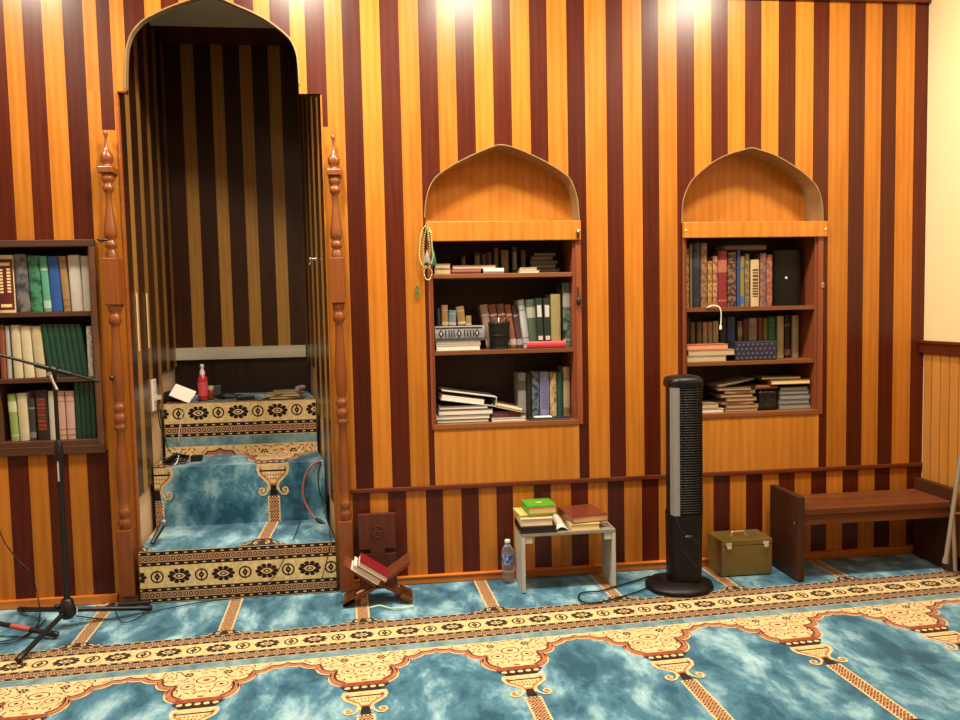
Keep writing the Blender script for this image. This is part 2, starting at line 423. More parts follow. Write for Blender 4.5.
# ------------------------------------------------------------------ carpet pattern
PER = .605; FP = PER/3; RP = 1.30
def stroke(P, w):
    n = len(P); out = []
    N_ = []
    for i in range(n):
        a = P[max(i-1, 0)]; c = P[min(i+1, n-1)]; dx, dy = c[0]-a[0], c[1]-a[1]; k = math.hypot(dx, dy) or 1; N_.append((-dy/k*w/2, dx/k*w/2))
    for i in range(n-1):
        p, q = P[i], P[i+1]; a, c = N_[i], N_[i+1]
        out.append([(p[0]-a[0], p[1]-a[1]), (q[0]-c[0], q[1]-c[1]), (q[0]+c[0], q[1]+c[1]), (p[0]+a[0], p[1]+a[1])])
    return out
def ell(cx, cy, rx, ry, n=10, ph=0): return [(cx+rx*math.cos(2*math.pi*k/n+ph), cy+ry*math.sin(2*math.pi*k/n+ph)) for k in range(n)]
def ring(cx, cy, rx, ry, w, n=10):
    P = [(cx+rx*math.cos(2*math.pi*k/n), cy+ry*math.sin(2*math.pi*k/n)) for k in range(n+1)]
    out = []
    for i in range(n):
        p, q = P[i], P[i+1]; f = lambda t, s: (cx+(t[0]-cx)*s, cy+(t[1]-cy)*s); s_ = 1-w/min(rx, ry)
        out.append([p, q, f(q, s_), f(p, s_)])
    return out
def arcpt(a, b_, bul, n=7):
    out = []; dx, dy = b_[0]-a[0], b_[1]-a[1]; L_ = math.hypot(dx, dy)
    for k in range(n): t = k/n; h = bul*4*t*(1-t); out.append((a[0]+dx*t-dy*h, a[1]+dy*t+dx*h))
    return out
# half arch (from foot to apex), du relative to arch centre, d downwards
HA = arcpt((-.222, .585), (-.188, .475), .22)+arcpt((-.188, .475), (-.125, .405), .25)+arcpt((-.125, .405), (-.055, .372), .16)+arcpt((-.055, .372), (0, .362), .12)+[(0, .358)]
HA = [(p[0], p[1]) for p in HA]
FULL = HA+[(-x, y) for x, y in HA[::-1][1:]]
def archtop(du):
    du = ((du+PER/2) % PER)-PER/2
    if abs(du) > .222: return .60
    for a, c in zip(HA, HA[1:]):
        if min(a[0], c[0]) <= -abs(du) <= max(a[0], c[0]) and a[0] != c[0]: return a[1]+(c[1]-a[1])*(-abs(du)-a[0])/(c[0]-a[0])
    return .36
rs = random.Random(3); ORN = []
for k in range(400):
    du = rs.uniform(0, PER/2); d = rs.uniform(.335, .575)       # du from the column centre
    if d > archtop(du-PER/2)-.035: continue
    if any(math.hypot(du-o[0], d-o[1]) < .021 for o in ORN): continue
    if min(math.hypot(du, d-.43)/.05, math.hypot(du-.062, d-.475)/.036, math.hypot(du-.075, d-.375)/.03) < 1: continue
    ORN.append((du, d, rs.uniform(0, 3.1), rs.choice('ddr')))
class Pat:
    def __init__(s, O, eu, ev, planes, mb, n=None, step=.00028):
        s.O, s.eu, s.ev, s.pl, s.mb = Vector(O), Vector(eu), Vector(ev), planes, mb
        s.n = n or s.ev.cross(s.eu).normalized(); s.st = step
        s.shift = False; s.fs = 1
    def p(s, pts, mat, lay):
        P = list(pts)
        for a, b_, c in s.pl:
            if not P: return
            Q = []; m = len(P)
            val = [a*x+b_*y-c for x, y in P]
            if max(val) <= 0: continue
            if min(val) >= 0: return
            for i in range(m):
                j = (i+1) % m
                if val[i] <= 0: Q.append(P[i])
                if (val[i] < 0 < val[j]) or (val[j] < 0 < val[i]):
                    t = val[i]/(val[i]-val[j]); Q.append((P[i][0]+(P[j][0]-P[i][0])*t, P[i][1]+(P[j][1]-P[i][1])*t))
            P = Q
        if len(P) < 3: return
        ar = sum(P[i][0]*P[(i+1) % len(P)][1]-P[(i+1) % len(P)][0]*P[i][1] for i in range(len(P)))
        if abs(ar) < 1e-9: return
        W_ = [s.O+s.eu*u+s.ev*d+s.n*(lay*s.st) for u, d in P]
        nn = Vector((0, 0, 0))
        for i in range(len(W_)): nn += (W_[i]-W_[0]).cross(W_[(i+1) % len(W_)]-W_[0])
        if nn.dot(s.n) < 0: W_ = W_[::-1]
        s.mb.poly(W_, mat, .5)
    def many(s, L, mat, lay):
        for q in L: s.p(q, mat, lay)
    def rect(s, u0, u1, d0, d1, mat, lay): s.p([(u0, d0), (u1, d0), (u1, d1), (u0, d1)], mat, lay)
    def draw(s, u0, u1, d0, d1):
        s.rect(u0, u1, d0, d1, TEAL, 0)
        k0, k1 = math.floor(u0/PER)-1, math.ceil(u1/PER)+1
        for row in range(math.floor(d0/RP)-1, math.ceil(d1/RP)+1):
            D = row*RP
            if D > d1+.1 or D+RP < d0: continue
            vis = lambda a, b_: D+b_ > d0 and D+a < d1
            s.o = D
            if vis(-.005, .275):
                s.rect(u0, u1, D-.004, D+.275, CGOLD, 1)
                for (a, b_) in ((0, .021), (.056, .077), (.195, .216), (.251, .272)): s.rect(u0, u1, D+a, D+b_, CDARK, 2)
                for (a, b_) in ((.021, .056), (.216, .251)):
                    s.rect(u0, u1, D+a+.002, D+b_-.002, CPINK, 2)
                    c_ = D+(a+b_)/2; u = math.floor(u0/.0252)*.0252
                    while u < u1:
                        s.many(ring(u, c_, .0112, .0135, .005, 8), CDARK, 3); s.p(ell(u, c_, .0035, .004, 4), CRED, 3); s.p([(u+.0085, c_-.015), (u+.0165, c_-.015), (u+.0125, c_-.006)], CRED, 3); s.p([(u+.0085, c_+.015), (u+.0165, c_+.015), (u+.0125, c_+.006)], CRED, 3); u += .0252
                for c_ in (.0105, .0665, .2055, .2615):
                    u = math.floor(u0/.042)*.042
                    while u < u1: s.rect(u, u+.015, D+c_-.003, D+c_+.003, CGOLD2, 3); u += .042
                for k in range(k0*3, k1*3):
                    u = k*FP; c_ = D+.136
                    if u < u0-.12 or u > u1+.12: continue
                    for j in range(10):
                        a = 2*math.pi*(j+.0)/10; s.p(ell(u+.042*math.cos(a), c_+.031*math.sin(a), .0125, .0105, 7), CDARK, 2)
                    s.p(ell(u, c_, .036, .024, 14), CDARK, 3); s.p([(u-.030, c_)]+[(u+.024*math.cos(t), c_-.0165*math.sin(t)) for t in (2.2, 1.57, .9)]+[(u+.030, c_)]+[(u+.024*math.cos(t), c_+.0165*math.sin(t)) for t in (.9, 1.57, 2.2)], CGOLD2, 4)
                    s.p(ell(u, c_, .017, .0105, 10), CDARK, 5); s.p(ell(u, c_, .010, .005, 8), CGOLD, 6)
                    u += FP/2
                    s.many(ring(u, c_, .031, .034, .0075, 14), CDARK, 2); s.p([(u, c_-.022), (u+.014, c_), (u, c_+.022), (u-.014, c_)], CDARK, 2); s.rect(u-.0025, u+.0025, c_-.034, c_+.034, CDARK, 3); s.p(ell(u, c_, .0035, .004, 4), CGOLD, 4)
            if vis(.272, .330): s.rect(u0, u1, D+.275, D+.328, STRIP, 1)
            if vis(.325, .66):
                s.rect(u0, u1, D+.328, D+.60, CGOLD2, 1)
                for k in range(k0, k1):
                    uc = (k+.5)*PER
                    if uc < u0-PER or uc > u1+PER: continue
                    s.p([(uc+x, D+y) for x, y in FULL]+[(uc+.24, D+.62), (uc-.24, D+.62)], TEAL, 2)
                    P = [(uc+x, D+y) for x, y in FULL]
                    s.many(stroke(P, .036), CRED, 3); s.many(stroke(P, .018), CROSE, 4); s.many(stroke([(uc+x*1.06, D+y-.014) for x, y in FULL], .004), CDARK, 4)
                    s.many(stroke([(uc+x*.945, D+y+.014) for x, y in FULL], .007), CGOLD2, 4)
                    uc = k*PER
                    for du, d, a, t in ORN:
                        for sg in (1, -1):
                            m = CDARK if t == 'd' else CRED; x, y = uc+sg*du, D+d; ca, sa = math.cos(a)*.010*sg, math.sin(a)*.008
                            s.many(stroke([(x-ca, y-sa), (x+sa*.3, y-ca*.3), (x+ca, y+sa)], .0048), m, 2)
                            s.p(ell(x+ca, y+sa, .0038, .0038, 5), m, 3)
                    s.many(ring(uc, D+.43, .040, .030, .004, 14), CDARK, 2); s.p(ell(uc, D+.43, .014, .010, 8), CRED, 2)
                    for sg in (1, -1):
                        s.many(ring(uc+sg*.062, D+.475, .028, .024, .004, 12), CRED, 2); s.p(ell(uc+sg*.062, D+.475, .009, .007, 6), CDARK, 2)
                        for j in range(6): s.p(ell(uc+sg*.075+.014*math.cos(j*1.047), D+.375+.013*math.sin(j*1.047), .0068, .0062, 6), CDARK, 2)
                        s.p(ell(uc+sg*.075, D+.375, .006, .006, 6), CRED, 3)
            if vis(.58, 1.34):
                for k in range(k0, k1):
                    uc = k*PER
                    if uc < u0-.15 or uc > u1+.15: continue
                    s.many(stroke([(uc-.085, D+.592), (uc+.085, D+.592)], .03), CRED, 5)
                    s.p([(uc-.095, D+.607), (uc+.095, D+.607), (uc+.06, D+.652), (uc-.06, D+.652)], CDARK, 5)
                    for j in range(-2, 3): s.p(ell(uc+j*.032, D+.622, .012, .010, 8), CGOLD2, 6)
                    bowl = [(-.082, .655), (.082, .655), (.087, .685), (.078, .715), (.05, .742), (.028, .765), (.022, .795), (-.022, .795), (-.028, .765), (-.05, .742), (-.078, .715), (-.087, .685)]
                    s.p([(uc+x, D+y) for x, y in bowl], CGOLD2, 6)
                    s.p([(uc+x*.84, D+.70+(y-.70)*.78) for x, y in bowl], CROSE, 7); s.p([(uc+x*.7, D+.705+(y-.705)*.6) for x, y in bowl], CGOLD, 8)
                    s.rect(uc-.068, uc+.068, D+.688, D+.697, CDARK, 9); s.rect(uc-.07, uc+.07, D+.664, D+.676, CGOLD, 8)
                    for j in range(-3, 4): s.p(ell(uc+j*.014, D+.715, .004, .005, 5), CRED, 9)
                    for j in range(-1, 2): s.p(ell(uc+j*.012, D+.735, .004, .005, 5), CDARK, 9)
                    s.p([(uc-.014, D+.77), (uc+.014, D+.77), (uc+.02, D+.825), (uc-.02, D+.825)], CDARK, 8)
                    for sg in (1, -1):
                        s.many(stroke([(uc+sg*x, D+y) for x, y in [(.030, .752), (.024, .775), (.03, .80), (.045, .818), (.064, .82), (.076, .806), (.074, .789), (.060, .782), (.050, .79), (.052, .802)]], .0095), CGOLD2, 9)
                        s.p(ell(uc+sg*.058, D+.802, .010, .010, 8), COR, 8)
                    uo = uc; uc = uc+((.02+.01*k) if (row < 0 and s.shift) else 0)
                    a, b_ = D+.828, D+RP-.045
                    s.rect(uc-.032, uc+.032, a, b_, CGOLD2, 2)
                    d = a+.006; r_ = 0
                    while d < b_-.004:
                        for j in ((-.021, -.007, .007, .021) if r_ % 2 else (-.014, 0, .014)):
                            s.p([(uc+j, d-.0062), (uc+j+.0062, d), (uc+j, d+.0062), (uc+j-.0062, d)], CRED if r_ % 3 else CDARK, 3)
                        d += .0085; r_ += 1
                    fo = D+RP; fs = s.fs
                    s.p([(uc+x, fo+y*fs) for x, y in [(-.032, -.05), (.032, -.05), (.055, -.032), (.10, -.012), (.12, -.003), (-.12, -.003), (-.10, -.012), (-.055, -.032)]], CDARK, 4)
                    for sg in (1, -1):
                        s.many(stroke([(uc+sg*x, fo+y*fs) for x, y in [(.012, -.038), (.03, -.034), (.036, -.018), (.022, -.01)]], .006), CGOLD2, 5)
                        s.many(stroke([(uc+sg*x, fo+y*fs) for x, y in [(.05, -.026), (.064, -.02), (.07, -.01), (.09, -.012), (.1, -.006)]], .006), CGOLD2, 5)
                        s.p(ell(uc+sg*.022, fo-.02*fs, .006, .006*fs, 6), COR, 6)
# floor carpet
A3 = math.radians(3.0); SC = .973
ctr = Vector((.0186, -.4599, 0))
eu = Vector((math.cos(A3), math.sin(A3), 0))*SC; ev = Vector((math.sin(A3), -math.cos(A3), 0))*SC
cp_ = MB()
def plane_world(nx, ny, c_):  # nx*x+ny*y<=c
    return (nx*eu.x+ny*eu.y, nx*ev.x+ny*ev.y, c_-(nx*ctr.x+ny*ctr.y))
U0 = .432                        # a column centre on the floor
ctr = ctr+eu*U0
pls = [plane_world(0, 1, -.0225), plane_world(1, 0, XR-.022), plane_world(-1, 0, 3.3), plane_world(0, -1, 3.4)]
pt = Pat(ctr, eu, ev, pls, cp_, Vector((0, 0, 1)))
pt.shift = True; pt.draw(-4.2, 3.0, -.8, 3.3)
cp_.box(-3.3, XR-.022, -3.4, -.0225, -.011, -.0005, TEAL)
o = cp_.build('prayer_carpet', org=(0, -1.7, 0))
tag(o, 'blue patterned prayer carpet covering the floor, with cream arches and a medallion border', 'carpet')

# stairs in the niche
yr1 = fl(185, 601.9).y; z1 = at(185, 549.6, yr1).z
y2 = fl(245, 523, z1).y; z2 = at(245, 464.5, y2).z
y3 = fl(255, 453, z2).y; z3 = at(240, 402, y3).z
def wx(A, Bp, y): return A.x+(Bp.x-A.x)*max(y, 0)/BY
def xr(y): return wx(LA, LB, y)+.006, wx(RA, RB, y)-.006
st = thing('carpeted_steps', ((NX0+NX1)/2, .5, 0), 'three pulpit steps in the tall alcove covered with blue and gold patterned carpet', 'steps')
def step(ya, yb, zb, zt, rd, td, pxc_r, pxc_t, yb2):
    mb = MB()
    (a0, a1), (b0, b1) = xr(ya), xr(yb)
    if ya < .1: a0 = X(139.5, 575, ya); a1 = X(336, 565, ya)
    mb.prism([(a0, ya+.002, zb), (a1, ya+.002, zb), (b1, yb, zb), (b0, yb, zb)], (0, 0, zt-zb-.002), TEAL)
    su, sd = (rd[2], (zt-zb)/(rd[1]-rd[0]))
    uc = X(pxc_r[0], pxc_r[1], ya)
    p = Pat((uc, ya, zt+rd[0]*sd), (su, 0, 0), (0, 0, -sd), [(-1, 0, -(a0-uc)/su), (1, 0, (a1-uc)/su), (0, -1, -rd[0]), (0, 1, rd[1])], mb, Vector((0, -1, 0)))
    p.draw((a0-uc)/su-.01, (a1-uc)/su+.01, rd[0], rd[1])
    # tread
    dep = yb2-ya; sd = dep/(td[1]-td[0]); uc = X(pxc_t[0], pxc_t[1], (ya+yb2)/2)
    a0c, a1c, b0c, b1c = [(t-uc)/su for t in (a0, a1, b0, b1)]
    # local frame: u along x, d increasing towards the viewer: y = ya + (td1-d)*sd
    O = (uc, ya+td[1]*sd, zt)
    def edge(u_a, d_a, u_b, d_b, inside):
        nx, ny = d_b-d_a, -(u_b-u_a); c_ = nx*u_a+ny*d_a
        if nx*inside[0]+ny*inside[1] > c_: nx, ny, c_ = -nx, -ny, -c_
        return (nx, ny, c_)
    db = td[1]-(yb2-ya)/sd
    mid = ((a0c+a1c)/2, (td[0]+td[1])/2)
    xb0, xb1 = [(t-uc)/su for t in xr(yb2)]
    p = Pat(O, (su, 0, 0), (0, -sd, 0), [edge(a0c, td[1], xb0, td[0], mid), edge(a1c, td[1], xb1, td[0], mid), (0, -1, -td[0]), (0, 1, td[1])], mb, Vector((0, 0, 1)))
    p.fs = 1.9
    p.draw(min(a0c, xb0)-.05, max(a1c, xb1)+.05, td[0], td[1])
    return mb.build('step', st)
step(yr1, y2, .004, z1, (-.003, .275, 1.02), (-.35, -.004), (267, 575), (267, 535), y2)
step(y2, y3, z1-.1 if False else .004, z2, (.655, .655+(z2-.004)/1.03, 1.0), (.40, .655), (273.7, 490), (274, 460), y3)
step(y3, BY-.001, .004, z3, (.08, .08+(z3-.004)/1.0, 1.1), (-.32, .08), (277.5, 413), (278, 397), BY-.001)
# side stringers: plaster filler strips left of the lower steps
# ------------------------------------------------------------------ turned columns
def colprofile():
    s_ = []
    # (z, r)
    K = [(2.250, .002), (2.243, .010), (2.232, .014), (2.220, .010), (2.212, .006), (2.19, .009), (2.165, .013), (2.150, .022), (2.135, .034), (2.12, .037), (2.103, .033), (2.09, .020), (2.085, .024), (2.078, .03)]
    return K
def column(name, x, zoff, label, zbase):
    t = thing(name, (x, -.04, zbase), label, 'column', 'turned columns beside the alcove')
    b = MB(); cy = -.041; f = lambda K: [(r*.8, z) for z, r in sorted(K)]
    c0 = (x, cy, zoff)
    b.lathe(f(colprofile()), c0, TURN, 28, rnd=.5)
    b.build('finial', t)
    b = MB()
    b.lathe(f([(2.045, .034), (2.038, .030), (2.03, .034), (2.018, .035), (2.008, .026), (1.998, .024), (1.99, .031), (1.975, .033), (1.965, .024), (1.955, .017), (1.9, .019), (1.85, .026), (1.80, .034), (1.77, .037), (1.752, .033), (1.742, .022), (1.735, .027), (1.722, .034), (1.708, .032), (1.70, .022), (1.69, .028), (1.675, .034), (1.66, .034)]), c0, TURN, 28, rnd=.5)
    b.lathe(f([(1.435, .034), (1.425, .035), (1.41, .033), (1.40, .024), (1.392, .03), (1.375, .036), (1.355, .036), (1.345, .024), (1.335, .022), (1.25, .026), (1.12, .036), (1.02, .033), (.985, .028), (.972, .024), (.965, .033), (.95, .037), (.935, .030), (.925, .026), (.918, .034), (.90, .038), (.885, .034), (.876, .026), (.868, .034), (.855, .037), (.845, .030), (.835, .024), (.76, .028), (.68, .036), (.60, .038), (.52, .032), (.47, .027), (.462, .035), (.445, .039), (.43, .033), (.42, .028), (.412, .036), (.395, .039), (.38, .033), (.37, .03)]), c0, TURN, 28, rnd=.5)
    b.build('turned_shaft', t)
    b = MB(); r = .034
    def blk(za, zb): b.box(x-r, x+r, cy-r, -.0005, za+zoff, zb+zoff, TURN, .55)
    blk(2.048, 2.078); b.build('cap_block', t, bevel=.004)
    b = MB(); blk(1.437, 1.658); b.build('middle_block', t, bevel=.005)
    b = MB(); b.box(x-r, x+r, cy-r, -.0005, zbase, .368+zoff, TURN, .5); b.build('base_block', t, bevel=.005)
    return t
cl = column('turned_column', -1.268, .0, 'turned brown wooden column left of the alcove, beside the books with green spines', .0445)
hk = MB(); p0 = at(105.5, 240, -.08); hk.tube([p0+Vector((.006, 0, 0)), p0+Vector((-.004, -.008, 0)), p0+Vector((-.02, -.012, -.004)), p0+Vector((-.03, -.01, .004))], .006, plain('1A1412', .4), 8)
hk.build('hook', cl)
kn = MB(); p0 = at(112.5, 378, -.08); kn.lathe([(.004, 0), (.010, .008), (.013, .018), (.008, .026), (.002, .028)], p0+Vector((0, .012, 0)), plain('30100C', .25), 14, axis=(0, -1, 0)); kn.build('knob', cl)
cr_ = column('turned_column', -.228, -.012, 'turned brown wooden column right of the alcove, behind the folding book stand', .0015)
pl = MB(); pl.box(-1.268-.045, -1.268+.045, -.045, 0, .0015, .044, TURN) 
pl.build('plinth', cl)
ds = MB(); 
w_ = MB(); w_.tube(bez([at(104, 241, -.06), at(97, 244, -.05), at(93, 246, -.04), at(90, 247, -.03)]), .0015, plain('201814', .5), 6)
tag(w_.build('wire'), 'short thin dark wire from the hook on the left turned column to the bookcase top', 'wire')

# ------------------------------------------------------------------ books
PAGE = plain('B8A480', .8, var=.06, scale=60)
PAGEW = plain('DCD4C8', .8, var=.05, scale=60)
def bk(h, k=.74):
    "cloth and paper covers are a little duller than the bare swatch"
    c = [int(h[i:i+2], 16) for i in (0, 2, 4)]; g = sum(c)/3
    return '%02X%02X%02X' % tuple(int(max(0, min(255, (v*.9+g*.1)*k**.45))) for v in c)
def spine_book(px0, px1, yt, zb, label, col, Y=.03, dep=.15, lean=0, deco=None, cat='book', group=None, base=None, mat=None, name='book', pages=PAGE, gap=.0012):
    Yf = Y; ypx = (yt+380)/2
    # base row in px for this depth
    xm = (px0+px1)/2
    zt = Z(xm, yt, Yf); zm = (zt+zb)/2
    # find py for zm
    py = yt
    for _ in range(30): py += (Z(xm, py, Yf)-zm)*190
    x0, x1 = X(px0, py, Yf)+gap/2, X(px1, py, Yf)-gap/2
    w, h = max(x1-x0, .006), (zt-zb-.001)
    m = mat or plain(bk(col), .5, var=.15)
    th = min(.003, w*.2)
    cx = (x0+x1)/2
    T = Matrix.Translation((cx, Yf, zb+.0008))
    if lean:
        a = math.radians(lean); h = (h-abs(math.sin(a))*w)/math.cos(a)
        T = Matrix.Translation((cx, Yf, zb+.0012+abs(math.sin(a))*w/2)) @ Matrix.Rotation(a, 4, 'Y') @ Matrix.Translation((0, 0, 0))
        # keep centre of mid-height at cx
        T = Matrix.Translation((-math.sin(a)*h/2, 0, 0)) @ T
    c = MB(); c.T = T; rb = min(w*.22, .008); n = 7
    out = [(-w/2, dep)]+[(-w/2*math.cos(math.pi*k/n) , rb-rb*math.sin(math.pi*k/n)) for k in range(n+1)]+[(w/2, dep)]
    inn = [(w/2-th, dep), (w/2-th, rb+th), (-w/2+th, rb+th), (-w/2+th, dep)]
    c.prism([(x, y, 0) for x, y in out+inn], (0, 0, h), m, .5)
    def band(f0, f1, mm, e=.0006, k0=0, k1=n):
        q = [(-(w/2+e)*math.cos(math.pi*k/n), rb-e-rb*math.sin(math.pi*k/n)) for k in range(k0, k1+1)]
        c.add([(x, y, h*f0) for x, y in q]+[(x, y, h*f1) for x, y in q], [(i, i+1, len(q)+i+1, len(q)+i) for i in range(len(q)-1)], mm, .5)
    rr = random.Random(int(px0*7+yt))
    if deco:
        kind, dc = deco[0], plain(bk(deco[1]), .45, var=0)
        if kind == 'bands':
            for f in (.08, .2, .78, .9): band(f, f+.018, dc)
        elif kind == 'label': band(.62, .84, dc); band(.1, .13, dc)
        elif kind == 'low': band(.06, .2, dc); band(.74, .78, dc)
        elif kind == 'title':
            f = .2
            while f < .8:
                g = f+rr.uniform(.02, .06); band(f, g, dc, k0=2, k1=5); f = g+rr.uniform(.015, .03)
        elif kind == 'frame':
            band(.05, .93, dc, k0=1, k1=6); d2 = plain(deco[2], .4, var=0)
            f = .34
            while f < .74: 
                g = f+.035; band(f, g, d2, e=.0012, k0=2, k1=3); band(f+.01, g+.008, d2, e=.0012, k0=4, k1=5); f = g+.02
            for f in (.12, .84): band(f-.025, f+.03, d2, e=.0012, k0=2, k1=5)
        elif kind == 'rings':
            band(.62, .86, dc, k0=2, k1=5); band(.16, .24, dc, k0=2, k1=5)
    o = c.build(name, base)
    tag(o, label, cat, group)
    p = MB(); p.T = T; p.box(-w/2+th+.0003, w/2-th-.0003, rb+th+.0005, dep-.004, .003, h-.004, pages); p.build('pages', o)
    return o
def flat_book(px0, px1, yt, zb, label, col, Y=.03, dep=.17, rot=0, face='pages', name='book', cat='book', group=None, pages=PAGE, zt=None, tilt=0, mat=None, soft=0):
    xm = (px0+px1)/2; zt = zt if zt is not None else Z(xm, yt, Y)
    h = max(zt-zb-.001, .003); py = yt
    for _ in range(20): py += (Z(xm, py, Y)-(zb+h/2))*190
    x0, x1 = X(px0, py, Y), X(px1, py, Y); w = x1-x0
    T = Matrix.Translation(((x0+x1)/2, Y+dep/2, zb+.0006)) @ Matrix.Rotation(math.radians(rot), 4, 'Z') @ Matrix.Rotation(math.radians(tilt), 4, 'Y')
    m = mat or plain(bk(col), .5, var=.15); th = min(.003, h*.18)
    c = MB(); c.T = T
    if face == 'spine':
        c.prism([(-w/2, -dep/2+.006, 0), (-w/2, -dep/2+.001, h*.2), (-w/2, -dep/2-.001, h*.5), (-w/2, -dep/2+.001, h*.8), (-w/2, -dep/2+.006, h), (-w/2, dep/2, h), (-w/2, dep/2, h-th), (-w/2, -dep/2+.008, h-th), (-w/2, -dep/2+.008, th), (-w/2, dep/2, th), (-w/2, dep/2, 0)], (w, 0, 0), m, .5)
        pb = (-w/2+.004, w/2-.004, -dep/2+.0085, dep/2-.004)
    else:
        c.prism([(-w/2, -dep/2, 0), (w/2, -dep/2, 0), (w/2, -dep/2, th), (-w/2+th, -dep/2, th), (-w/2+th, -dep/2, h-th), (w/2, -dep/2, h-th), (w/2, -dep/2, h), (-w/2, -dep/2, h)], (0, dep, 0), m, .5)
        pb = (-w/2+th+.0004, w/2-.003, -dep/2+.002, dep/2-.002)
    o = c.build(name); tag(o, label, cat, group)
    p = MB(); p.T = T; p.box(*pb, th+.0003, h-th-.0003, pages); p.build('pages', o)
    return o

# ------------------------------------------------------------------ bookcases
def bookcase(name, S, shelves, label, dark=False, archp=None, zl=None, header=None, panel=None, depth=.27):
    x0, x1, zb, zt = S
    t = thing(name, ((x0+x1)/2, .1, zb), label, 'bookcase')
    sh, sv, bk = (SHELFD, SHELFDV, BACKD) if dark else (SHELFW, SHELFV, BACKD)
    th = .018
    MB().box(x0, x0+.012, .001, depth, zb, zt, sv).build('side_panel', t); MB().box(x1-.012, x1, .001, depth, zb, zt, sv).build('side_panel', t)
    MB().box(x0, x1, depth, depth+.01, zb, zt, bk).build('back_panel', t)
    MB().box(x0, x1, .001, depth, zt, zt+.015, bk).build('top_panel', t)
    for za in shelves: MB().box(x0+.012, x1-.012, .004, depth, za-.022, za, sh).build('shelf', t, bevel=.002)
    MB().box(x0-.004, x1+.004, -.012, depth, zb-.0, zb+.024, sh).build('bottom_ledge', t, bevel=.002)
    return t
bot = lambda S: S[2]+.024
# left bookcase (dark frame)
lsh = [Z(50, 312), Z(50, 378)]
LSB = bookcase('built_in_bookcase', LS, lsh, 'built-in bookcase with a dark frame at the far left of the striped wall', dark=True)
fr = MB(); f = .034
x0, x1, zb, zt = LS
fr.box(x0-f+.01, x1+f-.008, -.02, 0.0, zt, zt+.032, SHELFD); fr.box(x0-f+.01, x1+f-.008, -.02, 0.0, zb-.04, zb, SHELFD)
fr.box(x0-f+.01, x0+.0, -.02, 0.0, zb, zt, SHELFDV); fr.box(x1, x1+f-.008, -.02, 0.0, zb, zt, SHELFDV)
fr.build('frame', LSB, bevel=.003)
# middle and right bookcases
def arched(S, P, label, shelves, header, panel, name='built_in_bookcase'):
    t = bookcase(name, S, shelves, label)
    # arched recess
    n = len(P); dp = .15
    MB().prism([(p.x, dp, p.z) for p in P], (0, .01, 0), PLY).box(P[0].x, P[-1].x, dp-.03, dp+.01, S[3]+.012, P[0].z+.004, PLY).build('arched_back_panel', t)
    b = MB(); lip(P, -.006, dp, .005, LIPM, b); b.box(P[0].x-.004, P[-1].x+.004, .0, dp, header[3]-.03, header[3]-.012, PLY)
    b.build('arch_trim', t)
    fx0, fx1 = S[0], S[1]
    b = MB(); b.box(header[0], header[1], -.022, .0, header[2], header[3], BASEW if False else PLY, .3)
    h_ = b.build('header_rail', t, bevel=.003)
    for q in (header[0]+.012, header[1]-.012):
        MB().lathe([(.006, 0), (.006, .003), (.001, .004)], (q, -.022, (header[2]+header[3])/2-.002), plain('F0D8A0', .5), 12, axis=(0, -1, 0)).build('peg', h_)
    MB().box(panel[0], panel[1], -.006, 0, panel[2], panel[3], PLY, .5).build('lower_panel', t, bevel=.0015)
    # face frame stile
    MB().box(S[1], S[1]+.03, -.008, 0, S[2], header[2], SHELFV).build('stile', t, bevel=.001)
    MB().box(S[0]-.012, S[0], -.008, 0, S[2], header[2], SHELFV).build('stile', t, bevel=.001)
    return t
msh = [Z(500, 273.2), Z(560, 348)]
MID = arched(MS, MIDA, 'arched built-in bookcase in the middle of the striped wall, with prayer beads hung beside it', msh, (X(427, 230), X(580, 230), Z(500, 241), Z(500, 221.5)), (X(435, 470), X(579.5, 470), ZT+.011, MS[2]))
rsh = [Z(750, 306.6), (Z(690, 363.2)+Z(815, 358))/2]
RGT = arched(RS, RGTA, 'arched built-in bookcase on the right of the striped wall, above the metal box', rsh, (X(682, 230), X(825.5, 230), Z(750, 237.7), Z(750, 222)), (X(689, 460), X(818, 460), ZT+.011, RS[2]))

CURG[0] = 'books of the dark-framed bookcase'
# --- books of the left bookcase, top shelf
zs = lsh[0]
spine_book(-3.5, 14, 255, zs, 'thick burgundy book with a cream border, leftmost on the top shelf of the dark-framed bookcase', 'E8D8A4', deco=('frame', '6A1E18', 'E8C890'))
spine_book(14.5, 28, 254, zs, 'grey and navy book beside the burgundy one in the dark-framed bookcase', '', mat=pattern('20283C', '6C6868', 22, 'noise'), lean=-2)
spine_book(28.5, 40.5, 255.5, zs, 'dark green book with mottled spine between grey and aqua books', '', mat=pattern('0C4A34', '3A7C5C', 35, 'noise'), lean=-1.5)
spine_book(41, 48.7, 256, zs, 'light aqua-green book left of the bright blue one', '58B090', lean=-2.5, deco=('low', 'B8DCC0'))
spine_book(49, 60, 256, zs, 'bright blue book on the top shelf of the dark-framed bookcase', '1C58B0', lean=-2)
spine_book(60.5, 68, 256, zs, 'tan book with brown edge right of the bright blue book', 'B08458', lean=-3, deco=('bands', '8A5C38'))
spine_book(69, 81, 255, zs, 'wide white book right of the tan one, dark-framed bookcase', 'DAD4C8', lean=-1.8)
spine_book(81.5, 90, 256, zs, 'narrow white book at the right end of the top shelf, dark-framed bookcase', 'CFC9BC', lean=-1)
zs = lsh[1]
spine_book(-1, 5.5, 325, zs, 'brown-red book at the left end of the middle shelf, dark-framed bookcase', '9C5030')
spine_book(6, 10, 326, zs, 'thin pale grey booklet on the middle shelf of the dark-framed bookcase', 'BDB8B0')
spine_book(11.5, 21, 325, zs, 'cream book, leftmost of the three cream ones on the middle shelf', 'DCCCA4', lean=-1)
spine_book(21.5, 32, 326, zs, 'cream book in the centre of the three cream ones on the middle shelf', 'E4D6B0', lean=-2)
